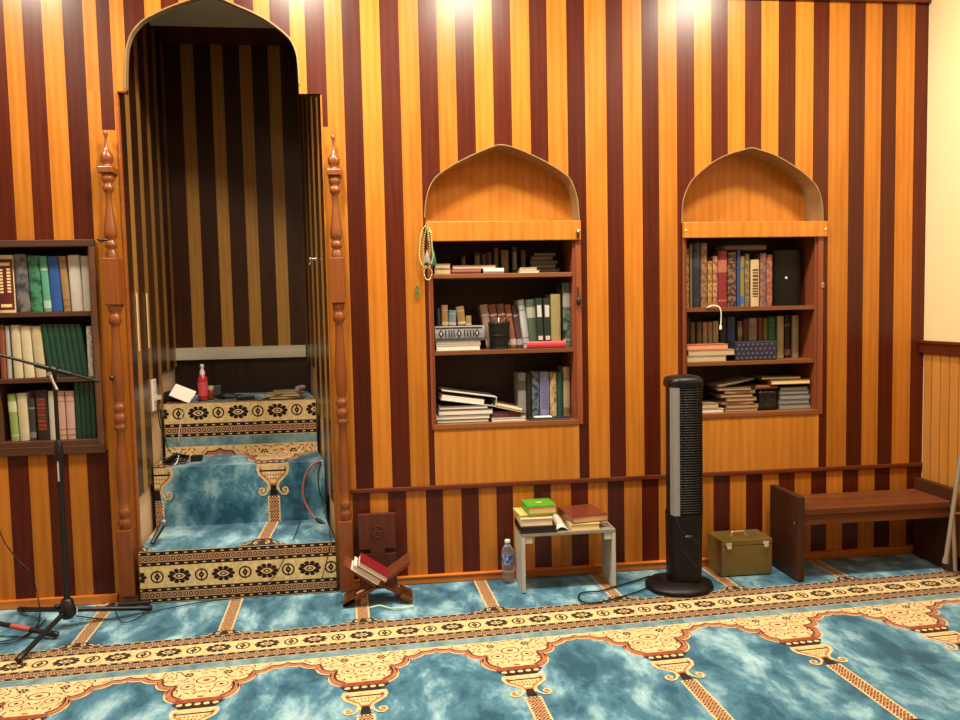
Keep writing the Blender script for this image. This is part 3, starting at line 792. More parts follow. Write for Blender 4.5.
spine_book(32.5, 43, 326, zs, 'cream book touching the dark green leaning volumes', 'D4C498', lean=-3)
g = 44.5
names = ['first', 'second', 'third', 'fourth', 'fifth', 'sixth', 'seventh']
for k in range(7):
    spine_book(g, g+5.6, 324, zs, 'dark green thin volume, %s from the cream books, leaning' % names[k], '0F4834', lean=-5.5, group='dark green volumes of one set', deco=('bands', '1E5A44')); g += 5.7
spine_book(86.8, 92.5, 326, zs, 'grey-white speckled book at the right end of the middle shelf, dark-framed bookcase', '', mat=pattern('8A8A80', 'C0BCB0', 80, 'noise'))
zs = bot(LS)
spine_book(8.5, 17, 394, zs, 'light green book at the left end of the bottom shelf, dark-framed bookcase', '9CB45C', lean=-2, deco=('label', 'D8DCB0'))
spine_book(17.5, 28, 393, zs, 'cream book between the light green and dark grey ones on the bottom shelf', 'E0D0A8', lean=-1.5)
spine_book(28.5, 35, 398, zs, 'short dark grey book with a pale dot on the bottom shelf', '3A3634', deco=('low', '8C8478'))
spine_book(35.5, 48, 390, zs, 'thick black and dark red book with title on the bottom shelf behind the microphone stand', '2E1A16', deco=('title', 'A03C28'), lean=-1)
spine_book(48.5, 55, 391, zs, 'white book partly hidden by the microphone stand', 'D4CCC0')
spine_book(56, 65, 391, zs, 'pinkish white book just right of the microphone stand', 'D8A898', deco=('bands', 'B06C60'))
spine_book(65.5, 74.5, 391, zs, 'pinkish white book touching the dark green set on the bottom shelf', 'DCB0A0', deco=('bands', 'B06C60'))
g = 75.2
for k, nm in enumerate(['first', 'second', 'third', 'last']):
    spine_book(g, g+4.9, 382, zs, 'dark green volume upright on the bottom shelf, %s of four right of the pinkish books' % nm, '0C4430', group='dark green upright volumes of one set', deco=('bands', '1E5A44')); g += 5

CURG[0] = 'books and papers of the middle bookcase'
# --- middle bookcase
zs = msh[0]
flat_book(434.5, 451, 268.5, zs, 'tan paperback lying at the left end of the top shelf, lower of two', 'B0805C', Y=.03)
z_ = Z(443, 268.5, .03)
flat_book(435, 450.5, 263.8, z_, 'tan paperback lying at the left end of the top shelf, upper of two', 'C09468', Y=.03)
flat_book(451.8, 481, 269.3, zs, 'dark pink book lying on the top shelf beside the tan paperbacks', '8A4440', Y=.03, face='spine')
flat_book(452.5, 496, 265.2, Z(466, 269.3, .03), 'pinkish book lying on the dark pink one on the top shelf', 'A86A5C', Y=.035)
flat_book(483.5, 504, 268, zs, 'small white notebook lying on the top shelf', 'E8DCCC', Y=.01, dep=.07, pages=PAGEW, face='spine')
for a, b_, yt, col, nm in ((461, 466, 256, '4A3A2C', 'dark brown book standing at the back of the top shelf, left of the grey-labelled one'), (474, 481, 252, '3A2C2C', 'black book with a grey label standing at the back of the top shelf'), (481.5, 486.5, 254, '553A30', 'maroon-brown book standing at the back of the top shelf'), (487, 492, 252, '4A3428', 'plain brown book standing at the back of the top shelf'), (494, 498.5, 248, '7A5A3C', 'narrow tan-brown book standing left of the thick tan one, top shelf'), (501, 509, 250, '8A7450', 'thick tan book standing on the top shelf of the middle bookcase'), (512, 517.5, 247, '24503C', 'green book with white title standing on the top shelf of the middle bookcase'), (521, 526, 250, '6A3420', 'rust-brown book standing behind the papers on the top shelf')):
    spine_book(a, b_, yt, zs, nm, col, Y=.15, dep=.11, deco=('title', 'B0A488') if 'title' in nm or 'label' in nm else ('bands', '8A7048'))
flat_book(519.5, 539.5, 270.3, zs, 'thin stack of white paper lying on the top shelf', 'D8C8B4', Y=.015, dep=.09, pages=PAGEW)
flat_book(520.5, 537, 267.4, Z(530, 270.3, .015), 'cream envelope on top of the white paper stack, top shelf', 'E0D4B8', Y=.02, dep=.08)
z_ = zs
for k, (a, b_, dz, c1, nm) in enumerate(((529, 560, .028, '54483C', 'lowest'), (531, 556, .022, '4A5240', 'second lowest'), (530, 558, .02, '3C3830', 'third lowest'), (531, 553, .022, '60584A', 'second highest'), (534, 556, .018, '484840', 'topmost'))):
    z_b = z_; z_ += dz
    flat_book(a, b_, 0, z_b, 'dark worn book, %s in the pile at the right end of the top shelf' % nm, c1, Y=.14, dep=.115, zt=z_, pages=plain('7A745C', .8), group='worn books piled on the top shelf')
zs = msh[1]
za = Z(457, 347.6, .02)
flat_book(436.5, 480.5, 0, zs, 'white paper stack, lower of two at the left of the middle shelf', 'E4D8C4', Y=.01, dep=.2, zt=zs+.028, pages=PAGEW)
flat_book(436, 481, 0, zs+.028, 'white paper stack, upper of two below the ornate grey book', 'E8DCC8', Y=.02, dep=.2, zt=zs+.050, pages=PAGEW)
# ornate grey book
z0_, z1_ = zs+.0505, Z(460, 326, .02)
og = flat_book(435, 484.5, 0, z0_, 'thick silver-grey ornate book lying on white paper stacks', '', Y=.01, dep=.19, zt=z1_, mat=plain('85858A', .45, var=.2), face='spine')
orn = MB(); xa, xb = X(434, 333, .01), X(484, 333, .01); zc = (z0_+z1_)/2; hh = (z1_-z0_)/2
dk = plain('202024', .4, var=0); pts = lambda L: [(x, .0075, z) for x, z in L]
W_ = xb-xa
def orr(u0, u1, v0, v1, mm=dk, yy=.0078):
    orn.box(xa+W_*u0, xa+W_*u1, yy, .012, zc+hh*v0, zc+hh*v1, mm)
orr(.03, .97, .78, .86); orr(.03, .97, -.86, -.78)
for u in (.14, .5, .86):
    orn.prism(pts([(xa+W_*(u-.05), zc), (xa+W_*u, zc-hh*.6), (xa+W_*(u+.05), zc), (xa+W_*u, zc+hh*.6)]), (0, .004, 0), dk)
    orn.prism([(x, .0066, z) for x, z in [(xa+W_*(u-.02), zc), (xa+W_*u, zc-hh*.3), (xa+W_*(u+.02), zc), (xa+W_*u, zc+hh*.3)]], (0, .004, 0), plain('B0B0B0', .4))
for u in (.22, .29, .34, .39, .6, .66, .72, .78): orr(u, u+.02, -.45, .45)
orn.build('spine_ornament', og)
z_ = z1_
for a, b_, yt, col, nm, ln in ((437, 440.5, 308, '2A2622', 'thin black booklet', 0), (441.5, 448, 305, 'A87848', 'tan pocket book', 0), (448.5, 456.5, 310, '6C8494', 'blue-grey pocket book', 3), (457, 465, 306, '9A7444', 'yellow-brown pocket book', -6), (466, 471.5, 315.5, 'A08058', 'short tan pocket book', 0)):
    spine_book(a, b_, yt, z_+.0, '%s standing on the ornate grey book' % nm, col, Y=.06, dep=.1, lean=ln, deco=('low', 'C8B48C') if 'pocket' in nm else None)
# pen cup
x_ = X(500, 345, .05)
t = thing('pen_cup', (x_, .07, zs+.001), 'black mesh desk cup holding pens on the middle shelf', 'desk organiser')
b = MB(); r0, r1, hc = .046, .056, Z(500, 321, .05)-zs-.005
blk = plain('141214', .45)
b.lathe([(r0, 0), (r0, .004)], (x_, .07, zs+.001), blk, 20)
for f in (.03, .5, .97):
    rr = r0+(r1-r0)*f; b.tube([(x_+rr*math.cos(a), .07+rr*.8*math.sin(a), zs+.002+hc*f) for a in np.linspace(0, 2*math.pi, 21)[:-1]], .0022, blk, 6, closed=True)
nn = 34
for k in range(nn):
    for tw in (.35, -.35):
        a = 2*math.pi*k/nn; b.tube([(x_+(r0+(r1-r0)*f)*math.cos(a+tw*f), .07+(r0+(r1-r0)*f)*.8*math.sin(a+tw*f), zs+.002+hc*f) for f in (0, .5, 1)], .0011, blk, 4)
b.build('mesh_cup', t)
b = MB(); b.lathe([(r0-.003, .006), (r1-.006, hc*.93)], (x_, .07, zs), plain('1E1A1C', .6), 16, squash=.8); b.build('inner_liner', t)
for (dx, dy, c1, nm) in ((-.02, .0, '2A3E6A', 'blue pen'), (.0, .01, 'E0DCD0', 'white pen'), (.022, -.004, '8A2A22', 'red pen')):
    p0 = Vector((x_+dx*.4, .07+dy, zs+hc*.95)); p1 = Vector((x_+dx*1.6, .07+dy, zs+hc+.02))
    q = MB(); q.tube([p0, p1, p1+(p1-p0).normalized()*.004], [.0035, .0035, .001], plain(c1, .4), 8); q.build('pen', t)['label'] = nm
# leaning books
Ls = [(483, 491, 304, 'B08C74', 'pale pinkish leaning book right of the pen cup back row', -8), (491.5, 499, 304, '9A4E40', 'brick-red leaning book on the middle shelf', -8), (499.5, 507, 303.5, '8A5038', 'brown leaning book with a round white emblem, left of two', -8), (507.5, 514, 304, 'A0603C', 'orange-brown leaning book with a round white emblem, right of two', -8), (514.5, 520.5, 305, '6E4450', 'mauve leaning book left of the white-and-blue spine', -7)]
for a, b_, yt, col, nm, ln in Ls: spine_book(a, b_, yt, zs, nm, col, Y=.11, lean=ln, deco=('low', 'D8D0C8'), dep=.13)
spine_book(520.8, 527.8, 299.5, zs, 'white and blue leaning book on the middle shelf', 'C8CCD0', Y=.08, lean=-7, deco=('bands', '6A82A0'))
spine_book(528, 537, 299, zs, 'sage green leaning book with a pale title', '4E6850', Y=.06, lean=-5, deco=('label', 'B0B8A0'))
spine_book(536.5, 543.5, 298, zs, 'dark green ring binder with white labels, left of two', '1C3428', Y=.04, lean=-2, deco=('rings', 'D8D4C8'), name='ring_binder', cat='binder')
spine_book(544, 551, 298, zs, 'dark green ring binder with white labels, right of two', '1A3024', Y=.04, lean=-1, deco=('rings', 'D8D4C8'), name='ring_binder', cat='binder')
spine_book(551, 561, 294, zs, 'plain tan binder near the right end of the middle shelf', 'A8945C', Y=.04, name='ring_binder', cat='binder')
spine_book(563, 571, 282.5, zs, 'tall dark book with grey and teal patterned spine, right end of the middle shelf', '', Y=.05, mat=pattern('16201E', '5E7468', 40, 'noise'), deco=('label', 'A8A89C'))
flat_book(527, 566, 341.3, zs, 'red book lying in front of the green binders', 'B02C38', Y=.004, dep=.034, face='spine', mat=plain('C03440', .4))
# bottom shelf of the middle bookcase
zs = bot(MS); z_ = zs
def pile(items, Y, z_, dep):
    for a, b_, dz, col, nm, pg, kw in items:
        flat_book(a, b_, 0, z_, nm, col, Y=Y, dep=dep, zt=z_+dz, pages=pg, **kw); z_ += dz+.0003
    return z_
z_ = pile([(437, 489, .018, '4E7C54', 'green folder at the bottom of the binder pile, middle bookcase', PAGEW, {}),
           (436, 490, .02, 'B8BCB0', 'white folder with a green edge, second in the binder pile', PAGEW, {}),
           (438, 493, .03, '4A4648', 'dark grey binder in the middle of the binder pile', PAGEW, dict(name='ring_binder', cat='binder')),
           (439, 488, .018, '9A9894', 'pale grey folder under the open white binder', PAGEW, {})], .03, z_, .2)
# white ring binder open towards us, tilted
def loose(name, cx, cy, z0, w, d, h, rz, ty, tx, col, label, cat, pg=None, th=.003, bev=0):
    T = Matrix.Translation((cx, cy, z0)) @ Matrix.Rotation(math.radians(rz), 4, 'Z') @ Matrix.Rotation(math.radians(ty), 4, 'Y') @ Matrix.Rotation(math.radians(tx), 4, 'X')
    c = MB(); c.T = T
    m = plain(col, .4)
    c.prism([(-w/2, -d/2, 0), (w/2, -d/2, 0), (w/2, -d/2, h), (-w/2, -d/2, h), (-w/2, -d/2, h-th), (w/2-th, -d/2, h-th), (w/2-th, -d/2, th), (-w/2, -d/2, th)], (0, d, 0), m, .5)
    o = c.build(name, bevel=bev); tag(o, label, cat)
    p = MB(); p.T = T; p.box(-w/2+.004, w/2-th-(.06 if name == 'ring_binder' else .012), -d/2+.006, d/2-.003, th+.0005, (h-th-.0005) if name != 'ring_binder' else h*.55, pg or PAGEW); p.build('pages', o)
    return o, T
xc = X(466, 400, .1)
o_, T = loose('ring_binder', xc, .125, z_+.012, .285, .2, .05, 3, 9, 0, 'C8C4C0', 'white ring binder lying tilted on top of the binder pile', 'binder')
rg = MB(); rg.T = T
for yy in (-.085, .0, .06): rg.tube([(.118+.012*math.cos(a), yy, .02+.013*math.sin(a)) for a in np.linspace(0, 2*math.pi, 13)[:-1]], .0018, plain('303034', .3, 1), 6, closed=True)
rg.box(.126, .134, -.095, .095, .006, .034, plain('202022', .4)); rg.build('ring_mechanism', o_)
loose('magazine', X(508, 402, .09), .12, zs+.062, .16, .19, .012, -12, 12, 0, 'C8B89C', 'cream glossy magazine sliding off the binder pile', 'magazine')
flat_book(491, 521, 0, zs+.02, 'dark maroon folder between the binder pile and the papers', '5A1E28', Y=.035, dep=.18, zt=zs+.05, pages=plain('5A2A2C', .7))
flat_book(492, 526, 0, zs, 'loose white papers on the bottom shelf of the middle bookcase', 'D8D0C4', Y=.02, dep=.16, zt=zs+.019, pages=PAGEW, name='paper_stack', cat='papers')
for a, b_, yt, col, nm, dc in ((518.5, 526.5, 373, '8E8A86', 'tall grey folder with a dark label, bottom shelf of the middle bookcase', ('label', '4A4640')), (527, 531.5, 374, '1A1618', 'narrow black book beside the tall grey folder', None), (532, 539.5, 372, None, 'navy and grey flecked book left of the lilac one', None), (540, 549.5, 372, '8480B4', 'lilac book on the bottom shelf of the middle bookcase', ('title', '6A68A0')), (550, 557, 372, None, 'beige floral book right of the lilac one', None), (557.5, 563, 372, '1E5A54', 'dark teal narrow book near the right end, middle bookcase', None), (563.5, 570.5, 367, 'B8A478', 'pale yellow-tan book at the right end of the bottom shelf', ('low', '8A6C48'))):
    m = pattern('182434', '5A6A74', 60, 'noise') if col is None and 'navy' in nm else (pattern('6A5238', 'B8A070', 45, 'noise') if col is None else None)
    spine_book(a, b_, yt, zs+.002, nm, col or '', Y=.07, mat=m, deco=dc)
flat_book(530, 571, 0, zs, 'dark flat folder with white sheets in front of the lilac book', '20222C', Y=.004, dep=.06, zt=zs+.014, pages=plain('6A707C', .6))
pp = MB(); xa = X(534, 414, .01); pp.T = Matrix.Translation((xa+.05, .033, zs+.0145)); pp.box(-.045, .045, -.025, .025, 0, .003, PAGEW); tag(pp.build('paper_sheet'), 'small white sheets lying on the dark flat folder', 'papers')

CURG[0] = 'books and papers of the right bookcase'
# --- right bookcase
zs = rsh[0]
RB_ = [(685.5, 689.3, 249, None, 'yellow patterned narrow book at the left end of the top shelf, right bookcase', ('9A7C3C', '4A3A24'), 0),
 (689.6, 692.6, 244, '84604C', 'thin brown-grey tall book beside the yellow patterned one, right bookcase', None, 0),
 (693, 700.5, 243, '16233C', 'tall navy book with a small gold emblem, right bookcase', ('label', '2A3A54'), 0),
 (701, 707.6, 243, None, 'tall tan and brown floral book right of the navy one', ('8A6A48', '5A3C2C'), 0),
 (708, 712.8, 261, None, 'short golden-brown patterned book, right bookcase top shelf', ('A8803C', '6A4A28'), 0),
 (713, 718, 256, None, 'pinkish floral book just left of the red one', ('B07C60', '6E4034'), 0),
 (718.3, 727.5, 251, '8E1C28', 'red book with a pinkish top label, right bookcase', ('label', 'B86850'), 0),
 (728, 737, 252, None, 'dark brown book with ornate ribbed spine, right bookcase', ('2E1C16', '7A5A48'), 0),
 (737.3, 740.2, 250, '1C4C8A', 'very narrow blue book, right bookcase top shelf', None, 0),
 (740.5, 745, 256, '8C8040', 'olive-yellow book with a blue foot beside the narrow blue one', ('low', '3A6CA8'), 0),
 (745.3, 750, 254, None, 'narrow brown and olive flecked book, right bookcase', ('5A4C34', '8A7450'), 0),
 (751, 759.8, 259.5, 'D8BC8C', 'cream book with brown spine writing, right bookcase top shelf', ('title', '5A3020'), 0),
 (760.3, 766.8, 253, None, 'brown and purple book left of the reddish one, right bookcase', ('8A5C48', '4A3C58'), 0),
 (767, 773, 254.5, None, 'reddish floral book touching the black binder', ('7E3A34', 'A06A50'), 0)]
for a, b_, yt, col, nm, dc, ln in RB_:
    m = None; deco = dc
    if col is None: m = pattern(dc[1], dc[0], 55, 'noise'); deco = ('bands', dc[0])
    if 'floral' in nm or 'purple' in nm: deco = None
    spine_book(a, b_, yt, zs, nm, col or '', Y=.04, mat=m, deco=deco, lean=ln)
flat_book(725.5, 766.5, 245, 0 if False else Z(745, 250.2, .05), 'grey-brown book lying flat on top of the upright books, right bookcase', '6A5444', Y=.05, dep=.14, zt=Z(745, 244.5, .05), face='spine')
bb_ = spine_book(774, 801.5, 250, zs, 'large black binder on the top shelf of the right bookcase', '0E0C0E', Y=.07, dep=.19, name='ring_binder', cat='binder', mat=plain('080708', .5, spec=.25))
p0 = at(786.5, 278, .068); MB().lathe([(.007, 0), (.007, .002), (.003, .003)], p0+Vector((0, .003, 0)), plain('D8D8C8', .3), 14, axis=(0, -1, 0)).build('finger_ring', bb_)
zs = rsh[1]
B2 = [(686, 690, 318, '16181E', 'black narrow book at the left end of the middle shelf, right bookcase', None), (690.5, 695.5, 322, '6E6048', 'grey-tan book beside the black narrow one, right bookcase', None), (697, 702, 322, '7A6A50', 'olive-tan book in the row behind the orange stack', ('bands', '4A3C2C')), (703, 707.5, 322, 'B49A78', 'beige book, left of the beige pair behind the orange stack', None), (708, 712.5, 322, 'A8906C', 'darker beige book, right of the beige pair behind the orange stack', None), (713, 719, 321, 'B8A484', 'pale beige book just left of the white cord', None), (720, 727, 318, '14161C', 'black book just right of the white cord', None), (727.5, 736, 317, '1E4684', 'blue book on the middle shelf of the right bookcase', None), (738, 742.5, 321, '7E6C4C', 'tan narrow book right of the blue one', ('label', 'A89870')), (743, 748.5, 319, '5E1A20', 'dark red book left of the grey-white one', None), (749, 757.5, 318, 'A89890', 'grey-white wide book, right bookcase middle shelf', ('title', '8A7A70')), (758, 763, 317.5, '782A22', 'red-brown book right of the grey-white one', None), (763.3, 768, 318, '6E7430', 'olive green book behind the navy patterned box', None), (768.3, 776, 317, '1C6A3C', 'green book behind the right end of the navy patterned box', ('bands', '3C8A54')), (777.5, 784.5, 316, 'C8B890', 'cream book, left of the two cream ones near the right end', None), (785, 791.5, 315, '24120E', 'dark brown book between two cream ones', ('low', '8A6A58')), (792.5, 799.5, 315.5, 'C4B084', 'cream book at the right end of the middle shelf, right bookcase', None)]
for a, b_, yt, col, nm, dc in B2: spine_book(a, b_, yt, zs, nm, col, Y=.13, dep=.12, deco=dc)
pile([(687, 726.5, .032, 'B8A490', 'grey-cream book at the bottom of the stack left of the navy patterned box', PAGE, {}), (688.5, 735, .03, 'C8A888', 'cream book in the middle of the stack left of the navy patterned box', PAGE, {}), (687, 728.5, .03, 'D07848', 'orange paperback on top of the stack left of the navy patterned box', plain('D89070', .7), {})], .01, zs, .11)
nb_ = MB(); xa, xb = X(735.5, 352, .01), X(777, 352, .01); zt = Z(756, 341.5, .01)
nb_.box(xa, xb, .01, .11, zs+.0005, zt, plain('1E2034', .55))
t = tag(nb_.build('patterned_box', bevel=.004), 'navy box with rows of small diamonds on the middle shelf, right bookcase', 'box')
dm = MB(); dcol = plain('6A6A86', .5); cols = 9; rows_ = 4; W_ = xb-xa; H_ = zt-zs
for i in range(cols):
    for j in range(rows_):
        cx, cz = xa+W_*(i+.5+(.25 if j % 2 else -.1))/cols, zs+H_*(j+.6)/(rows_+.2)
        if cx > xb-.008: continue
        dm.prism([(cx-.006, .0088, cz), (cx, .0088, cz-.005), (cx+.006, .0088, cz), (cx, .0088, cz+.005)], (0, .002, 0), dcol)
dm.build('diamond_pattern', t)
# white cord
cdm = plain('E8E4DC', .5)
c = MB(); pts = [at(707, 307.5, -.002), at(713, 305.5, -.006), at(719, 307, -.010), at(721, 312, -.012), at(721, 320, -.010), at(720.5, 326, -.010)]
c.tube(bez(pts), .0028, cdm, 8); o = c.build('cord_tag'); tag(o, 'white cord with a tag end hanging from the top shelf of the right bookcase', 'cord')
MB().box(pts[-1].x-.006, pts[-1].x+.006, -.012, -.008, pts[-1].z-.018, pts[-1].z+.004, cdm).build('tag', o)
# bottom shelf of right bookcase
zs = bot(RS)
pile([(700, 724, .022, 'D8C4A8', 'cream book at the left end of the bottom shelf behind the fan', PAGEW, {}), (699, 719, .028, 'A08468', 'tan softcover on the cream book behind the fan', PAGE, {})], .02, zs, .15)
z_ = zs; bro = plain('B09070', .8)
L_ = ['bottom', 'second', 'third', 'fourth', 'fifth', 'sixth', 'top']
for k in range(7):
    dz = [.018, .020, .016, .019, .02, .017, .016][k]; off = [0, 1, -3, 1, -4, -1, -6][k]
    flat_book(725+off, 756+off*.7+(2 if k < 2 else 0), 0, z_, 'brown-paper booklet, %s of the seven piled in the right bookcase' % L_[k], ['8A6450', '9A745C', '74503E', '946E54', '684636', '886248', '7A5A44'][k], Y=.02+.002*(k % 3), dep=.17, zt=z_+dz, rot=[0, 1.5, -2, 2, -1, 2.5, -2][k], pages=bro, group='brown booklets piled in the right bookcase'); z_ += dz+.0006
loose('booklet', X(731, 380, .09), .11, z_+.02, .21, .15, .008, 8, -9, 0, '80705C', 'grey-brown thin booklet slanting across the top of the booklet pile', 'booklet', pg=bro)
# black bag + books on top
def blob_box(name, x0, x1, y0, y1, z0, z1, mat, label, cat, seed=1, amp=.006, nx=8, ny=5, nz=6, sag=0):
    r_ = random.Random(seed); b = MB(); P = {}
    def v(i, j, k):
        if (i, j, k) not in P:
            fx, fy, fz = i/nx, j/ny, k/nz; jit = lambda: r_.uniform(-amp, amp)
            x = x0+(x1-x0)*fx; y = y0+(y1-y0)*fy; z = z0+(z1-z0)*fz
            if k > 0: x += jit(); y += jit(); z += jit()*(1 if k < nz else .6)
            x = min(max(x, x0-.002), x1+.002)
            P[(i, j, k)] = (x, y, z)
        return P[(i, j, k)]
    def grid(f, n, m, flip):
        for a in range(n):
            for c_ in range(m):
                q = [f(a, c_), f(a+1, c_), f(a+1, c_+1), f(a, c_+1)]
                b.add(q[::-1] if flip else q, [(0, 1, 2, 3)], mat, .5)
    grid(lambda a, c_: v(a, 0, c_), nx, nz, False); grid(lambda a, c_: v(a, ny, c_), nx, nz, True)
    grid(lambda a, c_: v(0, a, c_), ny, nz, True); grid(lambda a, c_: v(nx, a, c_), ny, nz, False)
    grid(lambda a, c_: v(a, c_, 0), nx, ny, True); grid(lambda a, c_: v(a, c_, nz), nx, ny, False)
    o = b.build(name); tag(o, label, cat)
    w = o.modifiers.new('weld', 'WELD'); w.merge_threshold = .0001
    sb = o.modifiers.new('smooth', 'SUBSURF'); sb.levels = 1; sb.render_levels = 2
    for p in o.data.polygons: p.use_smooth = True
    return o
xa, xb = X(758.5, 397, .03), X(777.5, 397, .03)
blob_box('pouch', xa, xb, .03, .18, zs+.001, zs+.105, plain('100C0C', .4), 'black pouch between the booklet pile and the grey stack', 'pouch', 4, .006)
xa2 = X(811.5, 397, .03)
z_ = zs
for k, nm in enumerate(['lowest', 'second lowest', 'third lowest', 'second highest', 'highest']):
    dz = [.03, .022, .028, .02, .02][k]
    flat_book(779+k*.3, 811-[0, 1.5, .5, 2, 3][k], 0, z_, 'grey plastic-wrapped book, %s of five in the grey stack' % nm, ['5E5E64', '76767A', '54545A', '6A6A70', '4E4C50'][k], Y=.03, dep=.15, zt=z_+dz, pages=plain('8A8684', .5), group='grey plastic-wrapped books'); z_ += dz+.0005
zt_ = z_
flat_book(757, 777.5, 0, zs+.112, 'orange-brown leather book lying on the black pouch', '8A4A22', Y=.035, dep=.14, zt=zs+.135, face='spine')
flat_book(771, 810.5, 0, max(zt_, zs+.136), 'cream-paged brown book lying on top of the grey stack', '7A4E2A', Y=.02, dep=.15, zt=max(zt_, zs+.136)+.026, pages=plain('E4CC94', .7))
z_ = max(zt_, zs+.136)+.0266
flat_book(763, 801, 0, z_, 'thin cream notebook, topmost on the grey stack', '9A8858', Y=.05, dep=.13, zt=z_+.013, pages=plain('E0D0A8', .7), rot=-3)

CURG[0] = 'books on the steps'
# --- small fittings around the middle bookcase
def beads():
    t = thing('prayer_beads', at(427, 225, -.02), 'pale green prayer beads hanging at the upper left corner of the middle bookcase', 'prayer beads')
    c1 = plain('C8C890', .35); c2 = plain('A09A50', .4)
    def loop(pts, r, m, nme):
        P = bez(pts, 6); b = MB(); acc = 0; last = None
        for p in P:
            if last is None or (p-last).length > r*1.85:
                b.lathe([(r*math.sin(a), -r*math.cos(a)) for a in np.linspace(.05, math.pi-.05, 6)], p, m, 8, rnd=.5); last = p
        b.tube(P, .0009, m, 5); b.build(nme, t)
    Y = -.035
    loop([at(427, 224, Y), at(422, 231, Y), at(420, 243, Y), at(419.5, 256, Y), at(423, 266, Y), at(429, 267, Y), at(433, 258, Y), at(432, 246, Y), at(431, 233, Y), at(427, 224, Y)], .0042, c1, 'bead_loop')
    loop([at(427, 225, Y-.01), at(424, 240, Y-.01), at(424, 255, Y-.01), at(427, 262, Y-.01), at(430, 250, Y-.01), at(428.5, 236, Y-.01), at(427, 225, Y-.01)], .0045, c2, 'bead_loop')
    loop([at(426, 266, Y), at(424, 272, Y), at(426, 279, Y), at(430, 279, Y), at(432, 272, Y), at(429, 267, Y)], .0036, c1, 'bead_loop')
    b = MB()
    for k in range(26):
        a = k*2.4; r_ = .012+.008*random.random(); b.tube([at(427, 250, Y-.015), at(427, 258, Y-.015)+Vector((r_*math.cos(a), r_*.5*math.sin(a)-.004, -.02-.01*random.random()))], .0013, plain('8C9484', .6), 5)
    b.build('tassel', t)
    b = MB()
    for k in range(22):
        a = k*1.9; b.tube([at(434, 251, Y), at(434, 262, Y)+Vector((.012*math.cos(a), .006*math.sin(a), -.006-.015*random.random()))], .0013, plain('2E6A50', .6), 5)
    b.build('green_tassel', t)['label'] = 'dark green tassel'
    MB().lathe([(.002, -.012), (.004, 0), (.003, .01)], at(427, 224, Y+.015), plain('806040', .4, 1), 10, axis=(0, -1, 0)).build('nail', t)
beads()
b = MB(); p0 = at(417, 286, -.012)
b.tube(bez([p0, p0+Vector((.008, 0, -.012)), p0+Vector((.0, 0, -.03)), p0+Vector((-.009, 0, -.045)), p0+Vector((.0, 0, -.058)), p0+Vector((.006, 0, -.04)), p0+Vector((-.005, 0, -.025)), p0+Vector((-.006, 0, -.01)), p0]), .003, plain('2A7048', .5), 8)
b.lathe([(.002, 0), (.003, .012)], p0+Vector((0, .012, 0)), plain('806040', .4, 1), 8, axis=(0, -1, 0))
tag(b.build('green_ribbon'), 'small green ribbon on the wall below the prayer beads', 'ribbon')
p0 = at(577.5, 234, -.0225); b = MB(); b.box(p0.x-.006, p0.x+.008, -.03, -.0225, p0.z-.02, p0.z+.016, plain('3A1A12', .4)); b.lathe([(.004, 0), (.004, .004)], p0+Vector((0, -.0075, .012)), plain('E8E0D0', .3), 10, axis=(0, -1, 0))
tag(b.build('door_catch', bevel=.001), 'small dark catch with a pale pin at the right end of the middle header rail', 'catch')
p0 = at(578, 297, -.0085); b = MB(); b.tube(bez([p0+Vector((-.002, -.004, .05)), p0+Vector((0, -.004, .02)), p0+Vector((0, -.004, -.01))]), .003, plain('1E100C', .5), 6); b.lathe([(.004, 0), (.012, -.012), (.013, -.03), (.006, -.042)][::-1], p0+Vector((0, -.0145, 0)), plain('1E100C', .5), 10)
tag(b.build('hanging_tassel'), 'small dark tassel hanging on the right stile of the middle bookcase', 'tassel')
p0 = at(822.5, 285, -.0085); b = MB(); b.box(p0.x-.009, p0.x+.007, -.014, -.0085, p0.z-.014, p0.z+.014, plain('A88C70', .3, .4)); b.lathe([(.003, 0), (.003, .004)], p0+Vector((0, -.006, 0)), plain('603A20', .3), 8, axis=(0, -1, 0))
tag(b.build('hinge_plate', bevel=.001), 'small pale hinge plate on the right stile of the right bookcase', 'hinge')

# --- niche fittings
def on_left(px, py, off=.012):
    d = ray(px, py); n = Vector(((LB-LA).y, -(LB-LA).x, 0)).normalized(); t = ((LA+n*off)-CAM).dot(n)/d.dot(n); return CAM+d*t
pa, pb_ = on_left(152, 377), on_left(158.5, 414)
dirw = (LB-LA).normalized()
b = MB(); white = plain('E8E0D0', .4)
c0 = on_left(155.3, 395); nrm = Vector((dirw.y, -dirw.x, 0))
T = Matrix.Translation(c0) @ Matrix(((dirw.x, nrm.x, 0, 0), (dirw.y, nrm.y, 0, 0), (0, 0, 1, 0), (0, 0, 0, 1)))
b.T = T; b.box(-.045, .045, -.012, .0, -.085, .085, white); o = b.build('outlet_plate', bevel=.003); tag(o, 'white switch and outlet plate on the left side wall of the alcove', 'outlet')
b = MB(); b.T = T; b.box(-.016, .016, 0, .004, .02, .06, plain('D0C8B8', .4)); b.box(-.018, .018, 0, .008, -.03, .005, plain('C8C0B0', .4)); b.box(-.014, .014, .008, .03, -.024, -.002, plain('C8B8A0', .5)); b.build('plug', o)
for px, y0, y1, nm in ((137.3, 293, 351, 'pale thin vertical strip on the alcove side wall, nearer the front'), (147.5, 293, 348, 'pale thin vertical strip on the alcove side wall, further back')):
    a = on_left(px-1.7, y0, .004); c_ = on_left(px+1, y1, .004); b = MB(); b.prism([(a.x, a.y, a.z), (a.x+dirw.x*.02, a.y+dirw.y*.02, a.z), (a.x+dirw.x*.02, a.y+dirw.y*.02, c_.z), (a.x, a.y, c_.z)], nrm*.004, plain('E8C890', .5)); tag(b.build('wall_strip'), nm, 'strip')
